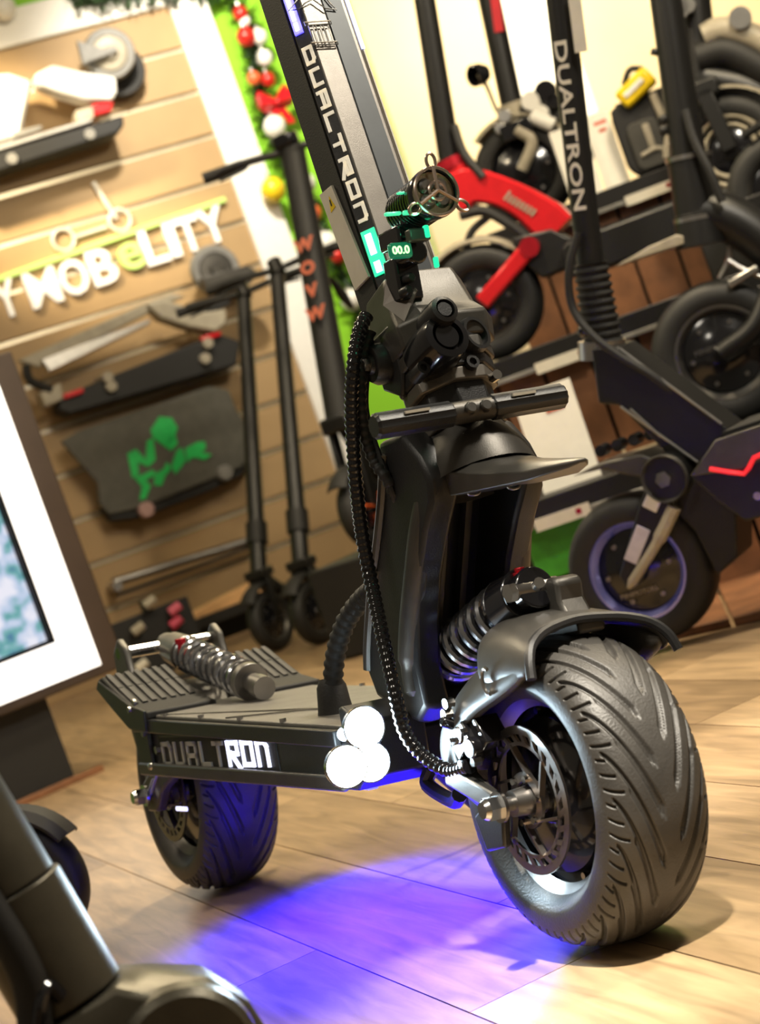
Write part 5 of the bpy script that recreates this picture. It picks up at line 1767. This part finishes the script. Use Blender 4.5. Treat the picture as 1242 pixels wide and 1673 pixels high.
# plinth and the orange lettered scooter
def orange_scooter():
    Y = 5.6
    r = .110
    c = at_depth(597, 836, Y)
    zf = c.z - r
    F = Vector((HEAD_L[0], HEAD_L[1], 0)).normalized()
    ped = MB().box((0, 0, zf / 2), (1.15, .30, zf - .004)).build('display_plinth', MATTE, None, .006)
    ped.location = Vector((c.x, c.y, .003)) - F * .40
    ped.rotation_euler = (0, 0, math.atan2(F.y, F.x))
    tag(ped, 'black display plinth under the orange lettered scooter', 'plinth')
    f = Fr('slim_scooter', 'tall black scooter with orange stem lettering on a plinth by the green wall', (597, 836), Y, r, HEAD_L, zfix=zf + .003)
    t = tyre(f, 0, .06, rim=MATTE, hub=GLOSS)
    for a in (.3, 2.4, 4.5):
        MB().bar((r * .15 * math.cos(a), .034, r * .15 * math.sin(a)), (r * .52 * math.cos(a), .034, r * .52 * math.sin(a)), .006, .035, (0, 1, 0)).build('orange_spoke', ORANGE, t, .004)
        MB().bar((r * .15 * math.cos(a), -.034, r * .15 * math.sin(a)), (r * .52 * math.cos(a), -.034, r * .52 * math.sin(a)), .006, .035, (0, 1, 0)).build('orange_spoke', ORANGE, t, .004)
    tp = f.px(478, 244); b = f.px(558, 690)
    MB().tube([b, tp], [.045, .038], 18).build('stem', MATTE, f.root)
    for s in (-1, 1):
        MB().bar(b + Vector((0, s * .04, 0)), (0, s * .04, r), .014, .04).build('fork_leg', BLACK, f.root, .004)
    MB().box(b, (.09, .10, .05)).build('fork_crown', BLACK, f.root, .01)
    fender(f, 0, .07, -60, 50, MATTE, gap=.02)
    # lettering runs down the side facing the camera
    lt_a, lt_b = f.px(494, 384), f.px(520, 532)
    dn = (lt_b - lt_a).normalized()
    up = -dn
    rt = Vector((up.z, 0, -up.x)); 
    toc = (O0 - (f.o + f.F * lt_a.x)).normalized()
    # view direction in scooter coordinates
    vloc = Vector((toc.dot(f.F), toc.dot(f.L), 0)).normalized()
    ex = Vector((0, 0, 1)).cross(vloc).normalized()
    for i, ch in enumerate('WOVW'):
        p = lt_a + (lt_b - lt_a) * ((i + .75) / 4)
        M = axes(p + vloc * .046, ex, up)
        text_obj('stem_letter', ch, ORANGED, f.root, M, .052, .001, .003, 'CENTER')
    handlebar(f, tp, .27, turn=math.radians(38))
    cx = f.px(445, 235); 
    MB().box(tp + Vector((.02, 0, .03)), (.05, .07, .04)).build('dash_display', GLOSS, f.root, .008)
    MB().prism([(b.x, b.z + .03), (b.x - .12, r + .09), (b.x - .14, r + .02), (b.x - .02, b.z - .04)], -.035, .035).build('neck', BLACK, f.root, .006)
    rear_half(f, .06, .88, r + .08, r, .16, BLACK, b.x - .10)
    k = f.px(548, 478)
    MB().prism([(k.x - .00, k.z + .05), (k.x - .05, k.z - .01), (k.x - .06, k.z - .06), (k.x - .02, k.z - .02)], -.01, .01).build('bag_hook', BLACK, f.root, .002)
orange_scooter()

# ---- folded scooters hung on the slatwall
def wall_thing(name, label, px, t, cat='scooter'):
    root, p0 = wall_root(name, *px, t)
    tag(root, label, cat)
    W = lambda x, y, d=0.0: (lambda q: Vector((q[0], d, q[1])))(wl(x, y, t, p0))
    return root, W
def wprism(W, pxs, d0, d1, name, m, root, bevel=.004):
    P = [W(x, y) for x, y in pxs]
    return MB().prism([(p.x, p.z) for p in P], d0, d1).build(name, m, root, bevel)
def wwheel(W, px, r, d, w, root, tyre_m, hub_m, tilt=(0, 1, .0)):
    c = W(*px)
    c = Vector((c.x, d, c.z))
    t = MB().lathe([(r * .70, -w * .5), (r * .92, -w * .5), (r, -w * .25), (r, w * .25), (r * .92, w * .5), (r * .70, w * .5)], c, tilt, 40).build('front_tire', tyre_m, root)
    h = MB()
    h.lathe([(r * .74, -w * .35), (r * .62, -w * .55), (r * .30, -w * .6), (r * .22, -w * .9), (0, -w * .9)], c, tilt, 36)
    h.lathe([(r * .74, w * .35), (r * .62, w * .55), (0, w * .6)], c, tilt, 36)
    h.build('hub', hub_m, t)
    return t
TH = TW - .16
def hung_white():
    root, W = wall_thing('folded_scooter', 'white and black folded scooter hung high on the slatwall', (100, 200), TH)
    wwheel(W, (176, 92), .108, -.02, .07, root, GREYP, BEIGE, (.12, 1, .10))
    wwheel(W, (200, 110), .108, .06, .05, root, MATTE, MATTE, (.12, 1, .10))
    wprism(W, [(118, 78), (160, 92), (180, 86), (184, 96), (140, 112), (128, 118)], -.10, -.075, 'fork', GREYP, root)
    wprism(W, [(50, 132), (80, 116), (122, 126), (182, 136), (184, 160), (176, 174), (130, 172), (90, 160), (58, 148)], -.09, .02, 'rear_mudguard', WHITEP, root, .012)
    wprism(W, [(145, 178), (180, 172), (176, 190), (150, 196)], -.07, .02, 'tail_reflector', RED, root, .006)
    wprism(W, [(120, 186), (148, 178), (150, 198), (122, 204)], -.05, .02, 'reflector_mount', BEIGE, root)
    wprism(W, [(-60, 270), (195, 196), (196, 214), (186, 226), (-60, 305)], -.08, .07, 'deck', MATTE, root, .01)
    wprism(W, [(-60, 262), (140, 202), (146, 208), (-60, 272)], -.09, .06, 'deck_edge', ALU, root)
    wprism(W, [(-80, 135), (10, 128), (48, 140), (38, 190), (30, 232), (-80, 262)], -.085, -.02, 'stem', WHITEP, root, .02)
    wprism(W, [(14, 226), (62, 214), (62, 222), (14, 238)], -.095, -.07, 'deck_slot', GREYP, root)
    for x, y in ((140, 228), (14, 268)):
        c = W(x, y, -.07)
        MB().cyl((c.x, -.09, c.z), (c.x, .10, c.z), .022, n=14).build('wall_hook', GREYP, root)
hung_white()
def hung_grey():
    root, W = wall_thing('folded_scooter', 'grey beige folded scooter hung under the white sign letters', (220, 560), TH)
    wwheel(W, (350, 442), .105, -.01, .06, root, GREYP, GUN, (.10, 1, .08))
    wprism(W, [(320, 460), (395, 440), (412, 452), (400, 470), (330, 480)], -.09, -.03, 'fork', GUN, root)
    wprism(W, [(232, 502), (262, 496), (330, 515), (362, 510), (362, 535), (345, 548), (300, 540), (255, 525)], -.08, .02, 'rear_mudguard', BEIGE, root, .01)
    wprism(W, [(25, 592), (225, 502), (275, 484), (300, 486), (240, 515), (60, 604)], -.05, -.01, 'stem', BEIGE, root, .008)
    wprism(W, [(62, 592), (240, 525), (238, 534), (75, 612)], -.075, -.045, 'stem_highlight_tube', ALU, root)
    wprism(W, [(95, 650), (350, 548), (388, 560), (382, 600), (110, 680), (90, 672)], -.05, .08, 'deck', MATTE, root, .01)
    wprism(W, [(60, 645), (95, 628), (100, 655), (70, 668)], -.06, .04, 'tail_block', BEIGE, root, .006)
    wprism(W, [(98, 648), (130, 637), (132, 645), (100, 656)], -.07, -.045, 'tail_reflector', RED, root)
    wprism(W, [(320, 556), (352, 545), (355, 552), (325, 563)], -.07, -.045, 'head_reflector', RED, root)
    wprism(W, [(300, 500), (358, 485), (372, 500), (330, 520)], -.07, .03, 'clamp', MATTE, root)
    for x, y in ((176, 635), (328, 590), (170, 620), (332, 565)):
        c = W(x, y)
        MB().cyl((c.x, -.08, c.z), (c.x, .10, c.z), .022, n=12).build('wall_hook', BEIGE, root)
    MB().tube(bez([W(38, 600, -.06), W(45, 625, -.06), W(80, 640, -.05)], 5), .018, 8).build('handle', MATTE, root)
hung_grey()
def graffiti_board():
    root, W = wall_thing('graffiti_board', 'dark board with green NO FEAR graffiti hung on the slatwall', (270, 740), TW - .155, 'board')
    out = [(98, 722), (128, 705), (340, 632), (372, 638), (385, 672), (408, 705), (414, 738), (392, 764), (330, 790), (230, 830), (178, 842), (160, 822), (158, 790), (140, 770)]
    wprism(W, out, -.02, .0, 'board', BOARDM, root, .006)
    o2 = [(165, 830), (235, 812), (330, 772), (390, 748), (416, 722), (418, 745), (395, 778), (335, 806), (232, 846), (182, 852)]
    wprism(W, o2, .0, .07, 'board_underside', MATTE, root, .008)
    ps = [
        [(206, 742), (220, 735), (236, 752), (238, 722), (248, 716), (252, 752), (240, 764), (224, 756), (224, 778), (214, 782)],
        [(244, 704), (258, 682), (278, 684), (288, 700), (282, 716), (272, 734), (258, 724), (248, 716)],
        [(268, 722), (284, 712), (288, 726), (276, 738)],
        [(218, 782), (248, 768), (252, 776), (236, 786), (244, 794), (236, 816), (226, 818), (230, 796)],
        [(250, 776), (266, 766), (270, 756), (278, 766), (268, 778), (262, 794), (250, 794)],
        [(278, 762), (286, 738), (294, 732), (302, 752), (292, 766), (284, 776)],
        [(300, 734), (318, 724), (332, 722), (334, 734), (326, 740), (344, 744), (332, 752), (312, 748), (304, 756)],
    ]
    for p in ps:
        wprism(W, p, -.026, -.019, 'graffiti_letter', GRAFF, root, 0)
    for (x, y, m) in ((236, 834, mat('pink_wheel', (.42, .26, .24), .5)), (364, 774, GREYP)):
        c = W(x, y)
        MB().cyl((c.x, -.05, c.z), (c.x, .0, c.z), .032, n=18).build('board_wheel', m, root, .005)
    for x, y in ((200, 700), (345, 650)):
        c = W(x, y)
        MB().cyl((c.x, .0, c.z), (c.x, .09, c.z), .01, n=10).build('wall_hook', STEEL, root)
graffiti_board()

def display_rod():
    root, W = wall_thing('hanging_rod', 'grey steel rod on brackets low on the slatwall', (300, 915), TW - .14, 'rod')
    MB().tube([W(185, 952), W(424, 878)], .018, 12).build('rod', STEEL, root)
    MB().tube([W(192, 972), W(410, 893)], .008, 10).build('lower_rod', MATTE, root)
    for x, y in ((190, 958), (420, 884)):
        c = W(x, y)
        MB().cyl((c.x, -.03, c.z), (c.x, .10, c.z), .020, n=14).build('end_bracket', ALU, root)
display_rod()

# small stand with coloured pegs between the TV cabinet and the rear shock
def peg_stand():
    t = 6.6
    c = on_t(262, 1040, t)
    root = empty('accessory_stand', (c.x, c.y, 0), ANG)
    tag(root, 'small dark accessory stand with pale and pink pegs beside the cabinet', 'stand')
    MB().box((0, .05, .006), (.26, .16, .012)).build('base', MATTE, root, .003)
    MB().box((0, .06, .16), (.03, .03, .30)).build('post', MATTE, root, .003)
    MB().box((0, .045, .17), (.30, .012, .20)).build('back_plate', MATTE, root, .003)
    for (px, py, m) in ((245, 985, BEIGE), (226, 1028, BEIGE), (232, 1088, PALE), (286, 996, mat('pink_plastic', (.60, .10, .16), .4)), (288, 1018, mat('crimson_plastic', (.52, .05, .10), .4))):
        p = on_t(px, py, t) - Vector((c.x, c.y, 0))
        x, z = p.dot(RA), max(.03, p.z)
        MB().cyl((x - .022, 0, z - .006), (x + .022, -.006, z + .010), .018, .016, n=14).build('peg_tip', m, root, .003)
        MB().cyl((x, .045, z), (x, -.004, z), .006, n=8).build('peg', MATTE, root)
peg_stand()

# low black bench with a pale board
def bench():
    p = on_floor(388, 1052)
    root = empty('low_bench', (p.x, p.y, 0), ANG)
    tag(root, 'low black bench against the slatwall below the rod', 'bench')
    h = (on_t(390, 985, p.dot(RB))).z
    MB().box((0, .10, h - .02), (.62, .26, .04)).build('top', MATTE, root, .004)
    for sx in (-1, 1):
        for sy in (0, 1):
            MB().box((sx * .28, .0 + sy * .2, (h - .04) / 2), (.04, .04, h - .04)).build('leg', MATTE, root, .003)
    MB().box((0, .18, h * .5), (.54, .02, h * .7)).build('back_panel', MATTE, root)
    pb = MB().loft([[Vector((x, y, z)) for y, z in ((-.02, 0), (.10, 0), (.10, hh), (-.02, hh))] for x, hh in ((-.16, .022), (.16, .060))]).build('wood_offcut', WOODC, None, .003)
    pb.location = Vector((p.x, p.y, h + .001)) + RA * .02; pb.rotation_euler = (0, 0, ANG)
    tag(pb, 'pale orange wood offcut lying on the low black bench', 'wood block')
bench()

# ---- TV cabinet at the left
def tv_cabinet():
    be = math.radians(33)
    root = empty('tv_cabinet', (-.765, 5.06, 0), be)
    tag(root, 'dark brown cabinet with a white lit border and a bright screen', 'cabinet')
    # local x to the right along the face, y into the cabinet
    Wd = 1.0
    z0, z1 = .235, 1.115
    MB().box((-Wd / 2, .14, (z0 + z1) / 2), (Wd, .28, z1 - z0)).build('body', CABB, root, .006)
    MB().box((-Wd / 2 - .12, .17, z0 / 2), (Wd - .20, .22, z0 - .002)).build('plinth', MATTE, root)
    MB().box((-Wd / 2 - .10, .04, .008), (Wd - .10, .03, .016)).build('base_trim', WOODB, root, .002)
    bz = .072
    xr = -bz
    zb_, zt_ = z0 + .028, 1.06
    bw = .098
    MB().box((xr - bw / 2, -.006, (zb_ + zt_) / 2), (bw, .012, zt_ - zb_)).build('border_side', L_TVF, root, .002)
    MB().box((xr - .36 - bw / 2, -.006, zb_ + bw / 2), (.72 - bw, .012, bw)).build('border_bottom', L_TVF, root, .002)
    MB().box((xr - .36 - bw / 2, -.006, zt_ - bw / 2), (.72 - bw, .012, bw)).build('border_top', L_TVF, root, .002)
    MB().box((xr - bw - .008, -.009, (zb_ + zt_) / 2), (.014, .014, zt_ - zb_ - 2 * bw)).build('screen_bezel', GLOSS, root)
    MB().box((xr - bw - .335, -.009, zb_ + bw + .006), (.65, .014, .012)).build('screen_bezel', GLOSS, root)
    MB().box((xr - bw - .34, -.004, (zb_ + zt_) / 2), (.64, .008, zt_ - zb_ - 2 * bw)).build('screen', SCREEN, root)
tv_cabinet()

# ---- garland and baubles along the green wall
def garland():
    path = [(120, 8), (200, -6), (300, -12), (372, -8), (402, 30), (412, 80), (420, 140), (436, 195), (452, 240), (488, 300), (510, 345), (535, 400), (560, 450), (582, 500), (600, 550)]
    t = TW - .07
    pts = bez([on_t(x, y, t) for x, y in path], 6)
    b = MB()
    rnd = random.Random(5)
    b.tube(pts, .012, 6)
    for p in resample(pts, .012):
        for k in range(5):
            d = Vector((rnd.uniform(-1, 1), rnd.uniform(-1.0, .25), rnd.uniform(-1, 1))).normalized()
            L = rnd.uniform(.05, .10)
            _, e1, e2 = frame_from(d)
            w = rnd.uniform(.006, .011)
            q = p + Vector((rnd.uniform(-.02, .02), 0, rnd.uniform(-.02, .02)))
            b.add([q - e1 * w * .4, q + e1 * w * .4, q + d * L * .6 + e1 * w, q + d * L, q + d * L * .6 - e1 * w], [(0, 1, 2, 3, 4)])
    gp = on_t(400, 60, t)
    RI = Matrix.Rotation(-ANG, 3, 'Z')
    b.v = [tuple(RI @ (Vector(v) - gp)) for v in b.v]
    b.v = [(x, min(y, .045), z) for x, y, z in b.v]
    o = b.build('garland', LEAF, None, smooth=0)
    o.location = gp; o.rotation_euler = (0, 0, ANG)
    o['kind'] = 'stuff'
    tag(o, 'dark green tinsel garland hung over the lime green wall', 'garland')
    balls = [(393, 22, .034, BRED, 'small red bauble nearest the top of the garland'),
             (402, 60, .042, BRED, 'large red bauble second from the top of the garland'),
             (400, 34, .024, BWHT, 'cream bauble between the two topmost red ones'),
             (424, 60, .034, BWHT, 'white bauble right of the large red one'),
             (432, 95, .036, BWHT, 'white bauble against the stem below the topmost baubles'),
             (415, 128, .030, BORG, 'orange bauble left of the red bow'),
             (438, 130, .032, BRED, 'red bauble just above the red bow'),
             (449, 207, .048, BWHT, 'big white bauble under the red bow'),
             (446, 310, .052, BYEL, 'yellow bauble by the orange lettered stem'),
             (499, 300, .046, BWHT, 'oval white bauble right of the yellow one'),
             (512, 348, .036, BORG, 'orange bauble right of the orange lettered stem'),
             (534, 398, .052, BWHT, 'big white bauble beside the silver plate'),
             (552, 418, .034, BRED, 'red bauble touching the silver plate edge'),
             (574, 490, .046, BWHT, 'white bauble below the silver plate'),
             (556, 660, .040, BWHT, 'white bauble left of the long hose'),
             (6, 12, .05, BWHT, 'white bauble in the top left corner')]
    for (x, y, r, m, lab) in balls:
        p = on_t(x, y, TW - .115)
        root = empty('bauble', p, ANG)
        tag(root, lab, 'bauble', 'baubles on the garland')
        MB().sphere((0, 0, 0), r, 18, 12, (1, 1, 1.06)).build('ball', m, root)
        MB().cyl((0, 0, r * 1.02), (0, 0, r * 1.02 + .014), .009, n=10).build('cap', ALU, root)
        MB().tube([(0, 0, r + .014), (0, .05, r + .05)], .0015, 5).build('thread', ALU, root)
    # bow
    p = on_t(452, 168, TW - .13)
    root = empty('ribbon_bow', p, ANG)
    tag(root, 'bright red ribbon bow on the garland beside the stem', 'bow')
    for s in (-1, 1):
        MB().loft([[Vector((s * x, y, z + k * h)) for k, y in ((-1, 0), (-.4, -.03), (.4, -.03), (1, 0), (.4, .02), (-.4, .02))] for x, h, z in ((.0, .014, 0), (.03, .04, .01), (.06, .05, .02), (.08, .03, .02))]).build('loop', RED, root)
        MB().loft([[Vector((s * x + k * .016, y, z)) for k, y in ((-1, -.004), (1, -.004), (1, .004), (-1, .004))] for x, z in ((.005, 0), (.02, -.05), (.035, -.10))]).build('tail', RED, root)
    MB().sphere((0, -.02, 0), .018, 12, 8).build('knot', RED, root)
garland()

# ================================================================== foreground scooter, lower left
def fore():
    Y = 1.50
    a = at_depth(152, 1640, Y)
    F = Vector((.72, -.69, 0)).normalized()
    f = Fr('scooter_column', 'olive grey scooter steering column close by at the lower left', (152, 1640), Y, .10, (F.x, F.y), zfix=0.0)
    r = f.r
    # column axis in the camera-facing plane, read off the photograph
    def loc(x, y, Yd=Y):
        p = at_depth(x, y, Yd) - f.o
        return Vector((p.dot(f.F), p.dot(f.L), p.z))
    p0 = loc(116, 1632); p1 = loc(-42, 1360)
    d = (p1 - p0).normalized()
    MB().tube([p0, p0 + (loc(38, 1470) - p0).length * d * 1.12], .0435, 32).build('lower_column', OLIVE, f.root, .0015)
    k = (loc(38, 1470) - p0).length * 1.12
    MB().tube([p0 + d * (k + .0015), p0 + d * (k + .78)], [.040, .030], 32).build('upper_column', OLIVE, f.root, .0015)
    handlebar(f, p0 + d * (k + .78), .26)
    # slot marks on the upper column
    for yy in (.05, .075):
        q = p0 + d * (k + yy)
        toc = (O0 - f.o - f.F * q.x - f.L * q.y); v = Vector((toc.dot(f.F), toc.dot(f.L), 0)).normalized()
        MB().bar(q + v * .039 - d * .004, q + v * .039 + d * .012, .005, .012, (v.x, v.y, 0)).build('latch_slot', MATTE, f.root)
    # knuckle block below
    k0 = p0 - d * .002
    toc = (O0 - f.o - f.F * k0.x - f.L * k0.y); v = Vector((toc.dot(f.F), toc.dot(f.L), 0)).normalized()
    sd = d.cross(v).normalized()
    if (sd.dot(Vector((RT0.dot(f.F), RT0.dot(f.L), 0)))) < 0: sd = -sd
    secs = []
    for h, w0, w1, dp in ((0, .046, .046, .044), (-.012, .050, .066, .050), (-.035, .052, .100, .054), (-.070, .054, .118, .054), (-.12, .05, .12, .05)):
        secs.append([k0 + d * h + sd * x + v * y for x, y in ((-w0, -dp * .6), (-w0 * .7, -dp), (w1 * .7, -dp), (w1, -dp * .5), (w1, dp * .5), (w1 * .7, dp), (-w0 * .7, dp), (-w0, dp * .6))])
    MB().loft(secs).build('hinge_knuckle', OLIVE, f.root, .004)
    c = k0 + sd * .055 - d * .075 + v * .050
    MB().lathe([(0, .012), (.050, .010), (.056, .004), (.058, -.01)], c, v, 36).build('knuckle_cap', OLIVE, f.root)
    # cable along the column
    MB().tube(bez([loc(-60, 1420, Y - .05), loc(-8, 1500, Y - .05), loc(28, 1560, Y - .05), loc(52, 1620, Y - .05), loc(60, 1700, Y - .05)], 8), .014, 12).build('cable', MATTE, f.root)
    MB().tube(bez([loc(62, 1690, Y - .06), loc(66, 1640, Y - .06), loc(78, 1612, Y - .05), loc(100, 1630, Y - .045)], 8), .006, 10).build('cable_loop', GLOSS, f.root)
    # rest of the scooter below the frame
    b = k0 - d * .12
    tyre(f, b.x + .06, .07)
    for c_ in list(f.root.children):
        pass
    for s in (-1, 1):
        MB().bar(b + Vector((0, s * .05, .01)), (b.x + .06, b.y + s * .05, r), .016, .04).build('fork_leg', OLIVE, f.root, .004)
    for c_ in f.root.children:
        if c_.name.startswith('front_tire'):
            c_.location.y = b.y
fore()

def small_kick():
    # small wheel standing on the floor behind the column
    c = on_floor(84, 1545)
    r = .104
    F = Vector((.93, -.36, 0)).normalized()
    root = empty('kick_scooter', (c.x, c.y, 0), math.atan2(F.y, F.x))
    tag(root, 'small black wheeled kick scooter half hidden behind the olive column', 'scooter')
    class Q: pass
    q = Q(); q.r = r; q.root = root
    tyre(q, 0, .055, 'rear_tire')
    MB().prism([(-.12, .10), (-.12, .125), (-.60, .125), (-.60, .09), (-.15, .09)], -.05, .05).build('deck', MATTE, root, .005)
    for s in (-1, 1):
        MB().bar((-.10, s * .036, .105), (0, s * .036, r), .010, .028).build('rear_arm', MATTE, root, .003)
    fender(q, 0, .06, -50, 60, MATTE, 'rear_fender', gap=.008)
    tyre(q, -.72, .055, 'front_tire')
    MB().prism([(-.60, .10), (-.58, .13), (-.66, .30), (-.70, .30)], -.02, .02).build('neck', MATTE, root, .004)
    MB().tube([(-.68, 0, .24), (-.64, 0, .80)], .017, 14).build('stem', MATTE, root)
    MB().tube([(-.64, -.2, .80), (-.64, .2, .80)], .013, 12).build('handlebar', MATTE, root)
    for s in (-1, 1):
        MB().bar((-.69, s * .036, .26), (-.72, s * .036, r), .010, .028).build('fork_leg', MATTE, root, .003)
small_kick()
